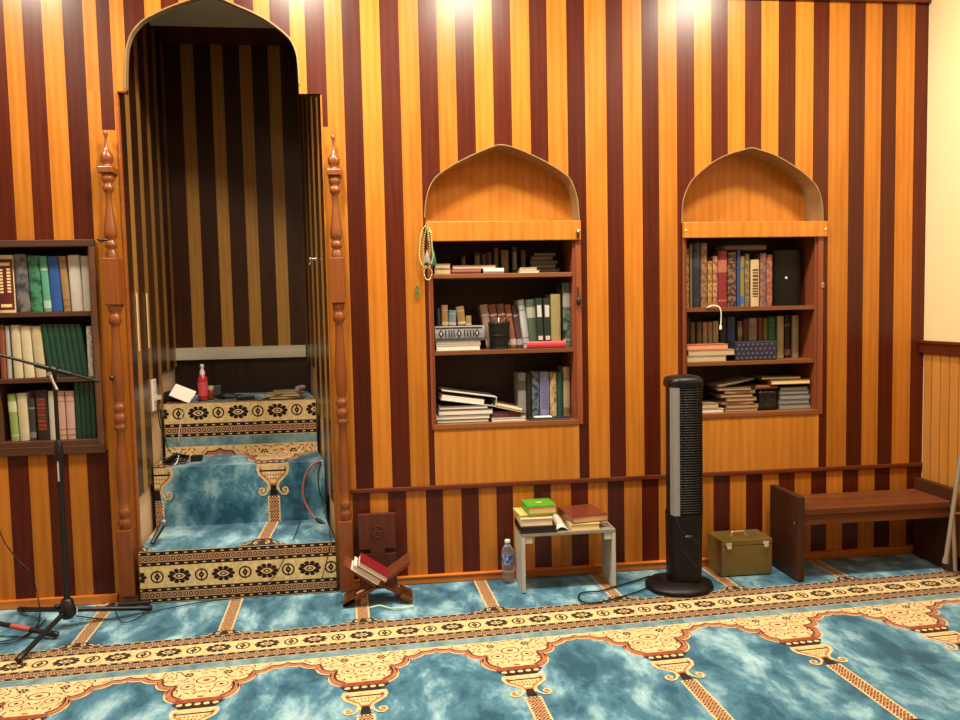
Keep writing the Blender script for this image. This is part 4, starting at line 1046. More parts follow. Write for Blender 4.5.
def on_right(px, py, off=.0):
    d = ray(px, py); n = Vector((-(RB-RA).y, (RB-RA).x, 0)).normalized(); t = ((RA+n*off)-CAM).dot(n)/d.dot(n); return CAM+d*t
p0 = on_right(315, 259, .0); n2 = Vector((-(RB-RA).y, (RB-RA).x, 0)).normalized(); b = MB()
b.lathe([(.012, 0), (.012, .003), (.005, .006), (.005, .022), (.009, .028), (.004, .032)], p0, plain('C8C4BC', .25, 1), 12, axis=n2); b.tube([p0+n2*.02, p0+n2*.024+Vector((0, 0, -.02)), p0+n2*.03+Vector((0, 0, -.03))], .003, plain('C8C4BC', .25, 1), 8)
tag(b.build('wall_hook'), 'small chrome hook on the right side wall of the alcove', 'hook')

# objects on the top step
zt3 = z3+.0055; 
def P3(px, py=400): return fl(px, py, zt3)
# spray bottle
ys = y3+.13
x_ = X(203, 390, ys); zb = zt3
t = thing('spray_bottle', (x_, ys, zb), 'pink-red bottle with clear cap standing on the top step', 'bottle')
hb = Z(203, 364, ys)-zb; sc = hb
MB().lathe([(.026, 0), (.028, .004), (.028, sc*.55), (.026, sc*.62), (.015, sc*.70), (.013, sc*.72)], (x_, ys, zb), plain('B83040', .25, var=.05), 24).build('bottle_body', t)
MB().lathe([(.0145, sc*.70), (.0145, sc*.80), (.009, sc*.83), (.009, sc*.90), (.012, sc*.92), (.010, sc*.99), (.003, sc*1.0)], (x_, ys, zb), plain('D8C8C0', .2), 20).build('cap', t)
MB().lathe([(.0284, sc*.12), (.0284, sc*.5)], (x_, ys, zb), plain('D05060', .35, var=.05), 24).build('wrap_label', t)
# jar
x_ = X(211, 396, ys+.03)
t = thing('small_jar', (x_, ys+.03, zb), 'small brown jar with a yellow lid beside the pink-red bottle', 'jar')
MB().lathe([(.020, 0), (.022, .004), (.022, .05), (.017, .058)], (x_, ys+.03, zb), plain('7A3A20', .3), 20).build('jar_body', t)
MB().lathe([(.018, .058), (.018, .078), (.016, .08)], (x_, ys+.03, zb), plain('B8A860', .4), 20).build('lid', t)
b = MB(); x2 = X(217, 394, ys+.08); b.box(x2-.02, x2+.022, ys+.08, ys+.11, zb, zb+.075, plain('3C4854', .5)); tag(b.build('small_carton', bevel=.003), 'small grey-blue carton behind the brown jar', 'carton')
# white paper box leaning
cx = X(182, 393, y3+.06); T = Matrix.Translation((cx, y3+.075, zb+.046)) @ Matrix.Rotation(math.radians(24), 4, 'Y') @ Matrix.Rotation(math.radians(48), 4, 'X')
b = MB(); b.T = T; b.box(-.062, .062, -.045, .045, -.004, .004, plain('F0E8DC', .6, var=.03)); o = b.build('paper_card', bevel=.001); tag(o, 'white folded card leaning on the black box at the left of the top step', 'card')
b = MB(); b.T = T @ Matrix.Translation((0, .0, -.007)); b.box(-.055, .055, -.036, .036, -.002, .0025, plain('D8D0C4', .6)); b.build('back_leaf', o)
xa, xb = X(159, 400, y3+.1), X(180, 400, y3+.1)
b = MB(); b.box(xa+.02, xb, y3+.125, y3+.22, zb, zb+.055, plain('141014', .4)); tag(b.build('black_box', bevel=.006), 'black small device behind the white card on the top step', 'device')
# cables heap
def heap(name, cx, cy, cz, rx, ry, n, r, label, mat, seed, hz=.02, dirs=None):
    rr = random.Random(seed); pts = []
    for k in range(n):
        a = k*1.15+rr.uniform(-.4, .4); q = rr.uniform(.45, 1); pts.append((cx+rx*q*math.cos(a), cy+ry*q*math.sin(a), cz+r+.001+rr.random()*hz))
    b = MB(); b.tube(bez(pts, 6), r, mat, 8); return tag(b.build(name), label, 'cable')
blkc = plain('121014', .45)
heap('cable_coil', X(229, 393, y3+.12), y3+.12, zb, .085, .05, 22, .005, 'tangle of black cable in the middle of the top step', blkc, 2, .022)
x2 = X(246, 394, y3+.1); b = MB(); b.T = Matrix.Translation((x2, y3+.09, zb+.011)) @ Matrix.Rotation(.25, 4, 'Z'); b.box(-.05, .05, -.02, .02, -.01, .01, plain('18161A', .35)); o = b.build('remote_control', bevel=.004); tag(o, 'black remote control beside the cable tangle on the top step', 'remote')
b = MB(); b.T = Matrix.Translation((x2, y3+.09, zb+.011)) @ Matrix.Rotation(.25, 4, 'Z')
for i in range(5):
    for j in range(2): b.box(-.036+i*.016, -.028+i*.016, -.012+j*.014, -.005+j*.014, .0095, .0125, plain('8A8A90', .4))
b.build('buttons', o)
z_ = zb
ym = y3+.04
for a, c_, dz, col, nm, rot in ((269, 300, .014, 'A89068', 'tan paper book at the bottom of the pile on the top step', 4), (265, 301, .014, 'B8A078', 'tan paper book in the middle of the pile on the top step', -6), (272, 299, .012, 'A08A64', 'tan paper book on top of the pile on the top step', 9)):
    flat_book(a, c_, 0, z_, nm, col, Y=ym, dep=.14, zt=z_+dz, rot=rot, pages=plain('C8B088', .8)); z_ += dz+.001
b = MB(); x2 = X(296, 393, ym+.1); b.T = Matrix.Translation((x2+.02, ym+.02, z_+.016)); b.tube([(-.0, -.03, 0), (.02, 0, 0), (.03, .03, 0)], .015, plain('8A8478', .6), 12); tag(b.build('cloth_roll'), 'grey rolled cloth on the tan paper pile', 'cloth')
# second step: black adapter heap, white wire
zt2 = z2+.0055; ya = y2+.10
heap('cable_coil', X(176, 461, ya), ya, zt2, .075, .05, 26, .0055, 'tangled black cable heap at the left end of the second step', blkc, 5, .035)
b = MB(); x2 = X(185, 459, ya); b.box(x2+.02, x2+.08, ya+.03, ya+.075, zt2, zt2+.03, blkc); tag(b.build('power_adapter', bevel=.004), 'black power adapter beside the cable heap on the second step', 'adapter')
wc = plain('D8D4CC', .5)
b = MB(); b.tube(bez([at(192, 398, y3-.012), at(186, 408, y3-.014), at(181, 420, y3-.014), at(178.5, 440, y3-.013), at(179, 452, y3-.02), fl(177, 462, zt2+.08), fl(173, 466, zt2+.06)+Vector((0, -.02, 0))]), .0025, wc, 8); tag(b.build('white_cable'), 'thin white cable hanging from the top step to the second step', 'cable')
b = MB(); b.tube(bez([on_left(157, 405, .03), on_left(160, 425, .02), on_left(165, 438, .02), Vector((X(168, 450, y3-.05), y3-.05, zt2+.05)), Vector((X(172, 455, y3-.05), y3-.06, zt2+.02))]), .003, blkc, 8); tag(b.build('black_cable'), 'black cable running from the wall outlet down to the second step', 'cable')
# red cable at right
yq = y2-.012
b = MB(); P = [at(320, 461, y2+.0), at(311, 466, yq-.01), at(305, 477, yq-.01), at(303, 490, yq-.01), at(305, 502, yq-.01), at(311, 513, yq-.03), at(316, 519, yq-.06)]
b.tube(bez(P), .0055, plain('B86060', .45), 10); o = b.build('red_cable'); tag(o, 'red cable curving down the riser at the right side of the steps', 'cable')
b = MB(); e = P[-1]; b.tube([e, e+Vector((.03, -.02, -.012)), e+Vector((.055, -.035, -.03))], [.009, .011, .007], blkc, 12); b.build('plug', o)
b = MB(); b.tube(bez([at(321, 462, y2), at(318, 475, yq-.005), at(320, 492, yq-.005), at(325, 505, yq-.01), fl(328, 522, z1+.012)]), .003, blkc, 8); tag(b.build('black_cable'), 'thin black cable beside the red cable at the right side of the steps', 'cable')
b = MB(); b.tube(bez([fl(300, 522, z1+.01), fl(297, 530, z1+.01), fl(294, 538, z1+.01), at(283, 561, yr1-.01), at(276, 574, yr1-.01), at(266, 585, yr1-.01)]), .0022, blkc, 6); tag(b.build('black_cable'), 'thin black wire crossing the first step and its gold border', 'cable')
b = MB(); b.tube(bez([fl(329, 530, z1+.01), fl(331, 540, z1+.01), at(327, 560, yr1-.012), at(322, 578, yr1-.012)]), .0022, blkc, 6); tag(b.build('black_cable'), 'thin black wire over the right end of the first step', 'cable')
# handheld microphone
zt1 = z1+.0055
a = Vector(at(152, 541, yr1+.07)); a.z = zt1+.013; c_ = at(163, 523.5, yr1+.16); c_.z = max(c_.z, zt1+.05)
t = thing('microphone', (a.x, a.y, zt1), 'black handheld microphone with grey head resting at the left of the first step', 'microphone')
MB().tube([a, a.lerp(c_, .3), a.lerp(c_, .78), a.lerp(c_, .85)], [.010, .012, .016, .016], blkc, 16).build('handle', t)
dr = (c_-a).normalized(); b = MB(); b.lathe([(.008, -.02), (.019, -.008), (.023, .004), (.020, .018), (.012, .026), (.002, .028)], c_, plain('707478', .4, .6), 18, axis=dr); b.build('grille', t)

CURG[0] = 'books by the wall'
# ------------------------------------------------------------------ floor things
zf = .006
# folding book stand (rehal) with two books
def rehal():
    A, Bf = fl(344, 609), fl(412, 604.5)
    yf = (A.y+Bf.y)/2; x0, x1 = A.x, Bf.x; cx = (x0+x1)/2; W_ = x1-x0
    tl, tr = at(344.5, 567, yf), at(412, 565, yf); ht = (tl.z+tr.z)/2
    t = thing('folding_book_stand', (cx, yf+.1, zf), 'folding wooden book stand holding two books in front of the right turned column', 'book stand')
    dp = .15; th = .014
    cz = Z(379, 588.5, yf)
    def board(sx, name):
        c0 = Vector((cx, 0, cz)); a = Vector((cx-sx*W_/2, 0, zf)); e = Vector((cx+sx*W_/2, 0, ht))
        b = MB()
        def slab(p, q, y0, y1):
            d = (q-p).normalized(); n = Vector((-d.z, 0, d.x))
            if n.z < 0: n = -n
            b.prism([(v.x, yf+y0, v.z) for v in (p, q, q+n*th, p+n*th)], (0, y1-y0, 0), REHAL)
        slab(c0, e, 0, dp)
        if sx > 0: slab(a, c0, 0, .035); slab(a, c0, .115, dp)
        else: slab(a, c0, .04, .11)
        # shaped foot
        slab(a, a.lerp(c0, .35), .0, dp)
        return b.build(name, t, bevel=.002)
    board(1, 'stand_board'); board(-1, 'stand_board')
    return t, cx, yf, cz, W_, ht
rt, rcx, ryf, rzc, RW, rht = rehal()
al = math.atan2(rht-rzc, RW/2)
# books lying on the left arm: local frame, x along the left arm towards the centre (down)
arm = Vector((math.cos(al), 0, -math.sin(al))); nrm = Vector((math.sin(al), 0, math.cos(al)))
def arm_book(s0, s1, n0, n1, y0, y1, col, label, cover=None, pages=None):
    O = Vector((rcx-RW/2, ryf, rht))
    def q(s_, n_, y): v = O+arm*s_+nrm*n_; return (v.x, ryf+y, v.z)
    b = MB(); th = .004; m = plain(col, .5, var=.06)
    prof = [(s0, n0), (s1, n0), (s1, n1), (s0, n1), (s0, n1-th), (s1-th, n1-th), (s1-th, n0+th), (s0, n0+th)]
    b.prism([q(s_, n_, y0) for s_, n_ in prof], (0, y1-y0, 0), m, .5); o = b.build('book', bevel=.001); tag(o, label, 'book')
    p = MB(); p.prism([q(s_, n_, y0+.003) for s_, n_ in [(s0+.004, n0+th+.0003), (s1-th-.0004, n0+th+.0003), (s1-th-.0004, n1-th-.0003), (s0+.004, n1-th-.0003)]], (0, y1-y0-.006, 0), pages or PAGEW); p.build('pages', o)
L0 = math.hypot(RW/2, rht-rzc)
arm_book(.035, L0-.008, .0145, .042, -.005, .12, 'E4DCD0', 'white book with pale pages, lower of two on the folding book stand')
arm_book(.05, L0+.018, .0428, .072, -.01, .125, '780A1A', 'dark red book with white pages, on top on the folding book stand', )
# folded stand leaning on the wall
def folded():
    xa, xb = X(358.5, 540, -.06), X(396, 540, -.06); zt = Z(377, 514.5, -.06)
    t = thing('folded_book_stand', ((xa+xb)/2, -.05, zf), 'folded dark wooden book stand leaning upright against the striped wall', 'book stand')
    W_ = xb-xa; H_ = zt-zf
    for k, (y0, m) in enumerate(((-.052, REHALD), (-.036, REHALD))):
        b = MB(); y1 = y0+.013
        zm = zt-Z(377, 514.5, -.06)+Z(377, 552, -.06)
        b.box(xa, xb, y0, y1, zm+.012, zt, m)
        if k == 0:
            b.box(xa+W_*.30, xa+W_*.70, y0, y1, zm-.012, zm+.012, m); b.box(xa, xb, y0, y1, zf, zm-.012, m)
        else:
            b.box(xa, xa+W_*.28, y0, y1, zm-.012, zm+.012, m); b.box(xa+W_*.72, xb, y0, y1, zm-.012, zm+.012, m); b.box(xa+.004, xb-.004, y0, y1, zf, zm-.012, m)
        b.build('stand_board', t, bevel=.002)
    b = MB(); cx = (xa+xb)/2; zc = zf+H_*.76
    b.tube([(cx+.03*math.cos(a), -.0525, zc+.03*math.sin(a)) for a in np.linspace(0, 2*math.pi, 25)[:-1]], .0022, REHALD, 6, closed=True)
    for k in range(6): b.tube([(cx, -.0525, zc), (cx+.028*math.cos(k*1.047), -.0525, zc+.028*math.sin(k*1.047))], .0018, REHALD, 6)
    b.build('carved_rosette', t)
folded()
b = MB(); P = [fl(370, 609.5), fl(380, 608), fl(390, 610), fl(400, 610.5), fl(408, 609), fl(414, 608)]
b.tube(bez([p+Vector((0, 0, zf+.003+.003*(i % 2))) for i, p in enumerate(P)]), .0035, plain('C8DCC0', .5), 8); tag(b.build('green_string'), 'pale green-white string lying on the carpet in front of the book stand', 'string')

# small grey table
def small_table():
    A = fl(525.8, 593.6); Bq = fl(614.5, 589)
    yf = (A.y+Bq.y)/2; x0 = X(522, 565, yf); x1 = X(616, 560, yf); zt = Z(560, 532, yf)
    yb = fl(560, 518.5, zt).y; yb = min(yb, yf+.2)
    t = thing('small_table', ((x0+x1)/2, (yf+yb)/2, zf), 'low grey-white painted table with slab legs and books on top', 'table')
    lam = plain('B8B8B0', .5, var=.12, scale=15); top = plain('8A8478', .55, var=.2, scale=20)
    MB().box(x0, x1, yf, yb, zt-.017, zt, top).build('tabletop', t, bevel=.002)
    MB().box(x0, x0+.018, yf, yb, zf, zt-.0175, lam).build('leg', t, bevel=.002); MB().box(x1-.018, x1, yf, yb, zf, zt-.0175, lam).build('leg', t, bevel=.002)
    for xx in (x0+.0185, x1-.0565): 
        for yy in (yf+.004, yb-.03): MB().box(xx, xx+.038, yy, yy+.026, zt-.052, zt-.0175, lam).build('corner_block', t, bevel=.003)
    return x0, x1, yf, yb, zt
tx0, tx1, tyf, tyb, tzt = small_table()
def tb(px0, px1, yf, yb, z0, z1, col, label, rot=0, pages=PAGE, face='pages', mat=None, soft=.0015, name='book', cat='book'):
    py = 520; z = (z0+z1)/2; xm = (px0+px1)/2
    for _ in range(20): py += (Z(xm, py, yf)-z)*190
    x0, x1 = X(px0, py, yf), X(px1, py, yf)
    cx, cy = (x0+x1)/2, (yf+yb)/2; w, d, h = x1-x0, yb-yf, z1-z0-.0006; th = min(.0035, h*.2)
    T = Matrix.Translation((cx, cy, z0+.0003)) @ Matrix.Rotation(math.radians(rot), 4, 'Z'); m = mat or plain(col, .45, var=.08)
    c = MB(); c.T = T
    c.prism([(-w/2, -d/2, 0), (w/2, -d/2, 0), (w/2, -d/2, th), (-w/2+th, -d/2, th), (-w/2+th, -d/2, h-th), (w/2, -d/2, h-th), (w/2, -d/2, h), (-w/2, -d/2, h)], (0, d, 0), m, .5)
    o = c.build(name, bevel=soft); tag(o, label, cat)
    p = MB(); p.T = T; p.box(-w/2+th+.0004, w/2-.003, -d/2+.003, d/2-.003, th+.0003, h-th-.0003, pages); p.build('pages', o); return o, T, w, d, h
z = tzt
o, *_ = tb(521, 557, tyf+.0, tyf+.19, z, z+.032, '18161C', 'black leather zip case at the bottom of the left pile on the grey table', mat=plain('141218', .35), pages=plain('1E1C22', .5), soft=.009, name='zip_case', cat='case'); z += .0324
z1b = z
tb(521, 553, tyf+.015, tyf+.18, z, z+.036, 'D8C8A0', 'cream book second from bottom in the left pile on the grey table', pages=plain('D8CCB0', .7), rot=-1); z += .0364
tb(519, 553, tyf+.04, tyf+.19, z, z+.014, 'D8C070', 'thin yellow booklet under the green book on the grey table', rot=5); z += .0144
gt = Z(537, 512, tyf+.04)
o, T, w, d, h = tb(527, 556, tyf+.035, tyf+.185, z, z+.04, '4E9A2C', 'bright green book with gold emblem on top of the left pile on the grey table', pages=plain('D8B878', .7), rot=3)
b = MB(); b.T = T @ Matrix.Translation((0, 0, h+.0002)); gold = plain('C8B44C', .4)
b.add([(w*.13*math.cos(a)*1.0, d*.12*math.sin(a), .0006) for a in np.linspace(0, 2*math.pi, 17)[:-1]], [list(range(16))], gold)
b.add([(w*.19*math.cos(a)*(1 if k % 2 else .8), d*.19*math.sin(a)*(1 if k % 2 else .8), .0003) for k, a in enumerate(np.linspace(0, 2*math.pi, 17)[:-1])], [list(range(16))], plain('3A7A24', .4))
for (u0, u1, v0, v1) in ((-.42, .42, -.42, -.40), (-.42, .42, .40, .42), (-.42, -.40, -.42, .42), (.40, .42, -.42, .42)): b.box(w*u0, w*u1, d*v0, d*v1, 0, .0005, plain('3A7A24', .4))
b.build('cover_emblem', o)
z = tzt
tb(571, 600, tyf+.008, tyf+.15, z, z+.032, 'D8C088', 'cream book under the large brown book on the grey table', pages=plain('E0CC98', .7)); z += .0324
lb, T, w, d, h = tb(569, 606, tyf+.02, tyf+.23, z, z+.036, '6A2E20', 'large brown leather book on the grey table', pages=plain('C8A078', .7), rot=8, mat=plain('6E3222', .3))
# open white papers
def sheet(name, corners, label, lift=.012, mat=PAGEW, n=8):
    b = MB(); a, c_, d_, e_ = [Vector(p) for p in corners]; V = []
    for i in range(n+1):
        for j in range(n+1):
            u, v = i/n, j/n; p = a.lerp(c_, u).lerp(e_.lerp(d_, u), v); p.z += lift*math.sin(math.pi*u)*(.5+.5*v)+.002*math.sin(7*v+u*3); V.append(p)
    F_ = [(i*(n+1)+j, (i+1)*(n+1)+j, (i+1)*(n+1)+j+1, i*(n+1)+j+1) for i in range(n) for j in range(n)]
    b.add(V, F_, mat, .5, True); o = b.build(name); tag(o, label, 'papers'); s_ = o.modifiers.new('thick', 'SOLIDIFY'); s_.thickness = .0025; s_.offset = 1; return o
xa, xb = X(555, 525, tyf), X(571, 525, tyf)
sheet('open_papers', [(xa+.006, tyf+.01, tzt+.003), (xb-.012, tyf+.01, tzt+.003), (xb-.01, tyf+.17, tzt+.012), (xa+.005, tyf+.17, tzt+.012)], 'crumpled white papers between the two piles on the grey table', .03)
b = MB(); xc_ = X(611, 528, tyf+.05); 
for k in range(2): b.tube(bez([(xc_-.012+.01*k, tyf+.02, tzt+.003), (xc_-.004, tyf+.06+.02*k, tzt+.004), (xc_-.012, tyf+.1, tzt+.003), (xc_+.003-.01*k, tyf+.13, tzt+.003)]), .0022, plain('B89078', .5), 6)
tag(b.build('bead_string'), 'small brownish string of beads at the right edge of the grey table', 'beads')

# water bottle
def bottle():
    p = fl(508, 579.5); p.z = zf; yb = min(p.y, -.07); x_ = X(508, 570, yb); H_ = Z(508, 539.5, yb)-zf
    t = thing('water_bottle', (x_, yb, zf), 'clear plastic water bottle with blue label standing left of the grey table', 'bottle')
    cl_ = plain('F4FAFF', .06, var=0, trans=.92); r = .031
    MB().lathe([(.024, 0), (.029, .004), (r, .012), (r, H_*.16), (r*.95, H_*.18), (r, H_*.20), (r, H_*.27), (r*.95, H_*.29), (r, H_*.31), (r, H_*.42), (r*.97, H_*.43), (r*.97, H_*.66), (r, H_*.67), (r*.97, H_*.73), (r*.75, H_*.82), (r*.42, H_*.89), (.0115, H_*.915), (.0115, H_*.93)], (x_, yb, zf), cl_, 28).build('bottle_body', t)
    MB().lathe([(r*.99, H_*.435), (r*.99, H_*.655)], (x_, yb, zf), pattern('C8D0E0', '3A5C9C', 55, 'noise', .35), 28).build('label_wrap', t)
    MB().lathe([(.0135, H_*.93), (.0142, H_*.935), (.0142, H_*.99), (.012, H_*1.0)], (x_, yb, zf), plain('E8E8E8', .35), 20).build('cap', t)
bottle()

# tower fan
def fan():
    c0 = fl(679.5, 587); yc = c0.y; x_ = X(682, 580, yc)
    xb = X(679, 588, yc); zt = Z(683, 375, yc)
    t = thing('tower_fan', (x_, yc, zf), 'tall black tower fan with silver side strip standing between the bookcases', 'fan')
    K = plain('0A0A0B', .42, var=.05, spec=.3); K2 = plain('101013', .38, spec=.35); silver = plain('98989C', .4, .4)
    rw = (X(712, 583, yc)-X(645.5, 583, yc))/2
    bs = MB(); rim = []
    for r_, h in ((rw, 0), (rw, .012), (rw*.93, .024), (rw*.6, .034), (rw*.5, .04)): rim.append((r_, h))
    bs.lathe(rim, (xb, yc, zf), K, 12, squash=.9, smooth=True); bs.build('base', t, bevel=.004)
    # body cross-section
    bw = (X(701, 480, yc)-X(665.5, 480, yc))/2*.95; bx = X(683.5, 480, yc); bd = bw*.95
    zb0 = zf+.036; zc0 = zt-.055
    ang = math.radians(18)
    def sec(s, z, n=32, e=3.2):
        out = []
        for k in range(n):
            a = 2*math.pi*k/n; ca, sa = math.cos(a), math.sin(a); x = abs(ca)**(2/e)*math.copysign(1, ca)*bw*s; y = abs(sa)**(2/e)*math.copysign(1, sa)*bd*s
            out.append((bx+x, yc+y, z))
        return out
    def loft(mb, rings, mat, smooth=True):
        n = len(rings[0]); pts = [p for r in rings for p in r]
        mb.add(pts, [(i*n+k, i*n+(k+1) % n, (i+1)*n+(k+1) % n, (i+1)*n+k) for i in range(len(rings)-1) for k in range(n)], mat, .5, smooth)
        mb.add(rings[0], [list(range(n))[::-1]], mat, .5); mb.add(rings[-1], [list(range(n))], mat, .5)
    b = MB(); zl = Z(683, 516, yc-bd)
    loft(b, [sec(.90, zb0), sec(.92, zb0+.02), sec(.96, zl-.02), sec(.97, zl)], K); b.build('lower_body', t)
    b = MB(); loft(b, [sec(.90, zl+.0005), sec(.90, zc0)], K); b.build('upper_body', t)
    b = MB(); n_ = 50
    for k in range(n_):
        z = zl+.012+(zc0-zl-.02)*k/(n_-1); P = sec(.975, z)
        # front-right part of the outline: y<yc and x > left strip
        q = [p for p in P[16:33-1]+[P[0]] if p[0] > bx-bw*.55]
        b.tube(q, .0024, plain('26262A', .4, spec=.4), 5)
    for xx in (-.35, .0, .35, .7): b.box(bx+bw*xx-.002, bx+bw*xx+.002, yc-bd*.985, yc-bd*.93, zl, zc0, K)
    b.build('grille', t)
    b = MB(); b.prism([(bx-bw*.985, yc-bd*.55, zl), (bx-bw*.90, yc-bd*.93, zl), (bx-bw*.72, yc-bd*1.0, zl), (bx-bw*.58, yc-bd*1.01, zl), (bx-bw*.58, yc-bd*.92, zl), (bx-bw*.85, yc-bd*.5, zl)], (0, 0, zc0-zl), silver); b.build('side_strip', t)['label'] = 'silver-grey vertical strip'
    b = MB(); loft(b, [sec(.98, zc0), sec(1.03, zc0+.006), sec(1.03, zt-.026), sec(.97, zt-.014), sec(.8, zt-.005), sec(.5, zt)], K2)
    b.build('top_cap', t)
    b = MB(); z = Z(688, 536.5, yc-bd); p = at(688.5, 536.5, yc-bd*.98); b.T = Matrix.Translation(p) @ Matrix.Diagonal((1, 1, .35, 1)); b.lathe([(.018, 0), (.018, .004), (.015, .006)], (0, 0, 0), plain('50545A', .3, .4), 20, axis=(0, -1, 0)); b.build('badge', t)
    b = MB(); P = [at(680, 520, 0), at(682, 536, 0), at(687, 550, 0), at(697, 562, 0), at(700, 564, 0)]
    def onf(px, py): return at(px, py, yc-bd*.985)
    b.tube(bez([onf(677, 517), onf(680, 528), onf(685, 534), onf(694, 540), onf(699, 543)]), .0016, plain('34343A', .3), 6); b.tube(bez([onf(684, 551), onf(690, 560), onf(697, 567)]), .0014, plain('34343A', .3), 6)
    b.build('trim_line', t)
fan()
yy = lambda p: Vector((p.x, p.y, zf+.004))
b = MB(); b.tube(bez([yy(fl(650, 578)), yy(fl(635, 583)), yy(fl(617, 588)), yy(fl(600, 593)), yy(fl(587, 594)), yy(fl(580, 596)), yy(fl(579, 601)), yy(fl(587, 605)), yy(fl(600, 604)), yy(fl(617, 600)), yy(fl(634, 595)), yy(fl(647, 590))], 10), .0042, blkc, 8)
tag(b.build('black_cable'), 'black power cord looping over the carpet left of the tower fan', 'cable')

# olive metal box
def mbox():
    a = fl(720.9, 577.3); yf = a.y-.008; x0, x1 = a.x, X(772.3, 560, yf); zt = Z(746, 539.5, yf); yb = min(fl(728, 529, zt).y, -.03)
    t = thing('metal_box', ((x0+x1)/2, (yf+yb)/2, zf), 'olive-gold metal box with lid latches on the carpet left of the bench', 'box')
    g_ = plain('7E6A38', .38, .35, var=.1, scale=8); ch = plain('D8D4C8', .2, .8)
    zl = zt-.03
    MB().box(x0, x1, yf, yb, zf, zl-.001, g_).build('box_body', t, bevel=.003)
    MB().box(x0-.001, x1+.001, yf-.001, yb, zl, zt, g_).build('lid', t, bevel=.004)
    for f in (.14, .87):
        cx = x0+(x1-x0)*f; b = MB(); b.box(cx-.016, cx+.016, yf-.004, yf-.0015, zl+.002, zl+.018, ch); b.box(cx-.012, cx+.012, yf-.009, yf-.001, zl-.014, zl+.004, ch); b.tube([(cx-.012, yf-.008, zl-.006), (cx+.012, yf-.008, zl-.006)], .003, ch, 8); b.build('latch', t, bevel=.001)
    b = MB(); cx, cy = (x0+x1)/2-.005, (yf+yb)/2; b.tube(bez([(cx-.04, cy, zt+.002), (cx-.036, cy, zt+.014), (cx-.02, cy, zt+.018), (cx+.02, cy, zt+.018), (cx+.036, cy, zt+.014), (cx+.04, cy, zt+.002)]), .004, ch, 8)
    b.box(cx-.05, cx-.03, cy-.008, cy+.008, zt, zt+.003, ch); b.box(cx+.03, cx+.05, cy-.008, cy+.008, zt, zt+.003, ch); b.build('handle', t)
mbox()

# bench
def bench():
    a = fl(803.5, 582.3); yf = a.y; x0 = X(800, 540, yf); th = X(807, 540, yf)-x0
    zt = Z(803, 497, yf); yb = -.045
    x0 -= .01; x1 = XR-.042
    t = thing('wooden_bench', ((x0+x1)/2, (yf+yb)/2, zf), 'dark-stained wooden bench with slab ends against the wall at right', 'bench')
    th = .036
    MB().box(x0, x0+th, yf, yb, zf, zt, PINED, .4).build('end_panel', t, bevel=.004)
    MB().box(x1-th, x1, yf, yb, zf, zt, PINED, .6).build('end_panel', t, bevel=.004)
    zs_ = Z(880, 505, yf+.004); zs1 = zs_
    xa, xb = x0+th+.0005, x1-th-.0005; n = 1
    b = MB(); b.box(xa, xb, yf+.006, yb, zs_-.034, zs_, PINE, .6); b.build('seat', t, bevel=.004)
    MB().box(xa, xb, yf+.012, yf+.034, zs_-.085, zs_-.0345, PINE, .3).build('apron', t, bevel=.003)
    MB().box(xa, xb, yb-.03, yb-.008, zs_-.085, zs_-.0345, PINE, .3).build('apron', t, bevel=.003)
    p = at(799.5, 519, yf); 
    for z in (.29,): MB().lathe([(.006, 0), (.006, .002)], (x0-.0005, yf+.035, z), plain('A08A6C', .3, .5), 10, axis=(-1, 0, 0)).build('screw', t)
    MB().box(x0+.85*(x1-x0)*.2, x0+.85*(x1-x0)*.2+.0, 0, 0, 0, 0, PINE) if False else None
bench()

# folding chair, partly in view at the right edge
def chair():
    al_ = plain('A89E8C', .4, .5); x_ = 2.70; 
    a = fl(947.8, 573.0); foot = fl(957.5, 579)
    yA = foot.y
    t = thing('folding_chair', (foot.x+.03, yA, zf), 'grey metal folding chair leg frame at the right edge beside the bench', 'chair')
    y_ = -.42
    top = at(962, 468, y_); low = at(946, 570, y_); 
    def pl_(p, q, r, nm, lab=None):
        b = MB(); b.tube([p, q], r, al_, 12); o = b.build(nm, t); return o
    lowz = Vector((X(944.5, 570, y_), y_, 0)); 
    P1 = at(961, 455, y_); P2 = at(945.5, 562, y_); d = (P2-P1).normalized()
    # keep the foot just above the carpet
    pl_(P1, P2, .011, 'front_leg')
    MB().tube([P2-d*.02, P2+d*.006], .014, plain('8A8478', .6), 12).build('rubber_foot', t)
    y2_ = y_+.06; Q1 = at(952.5, 505, y2_); Q2 = at(955, 590, y2_); Q2.z = zf+.012
    pl_(Q1, Q2, .010, 'rear_leg')
    pl_(at(954, 513, y_+.03), at(972, 514, y_+.03), .006, 'crossbar')
    pl_(at(954, 513, y_+.0), at(954, 508, y2_), .007, 'pivot_pin')
chair()

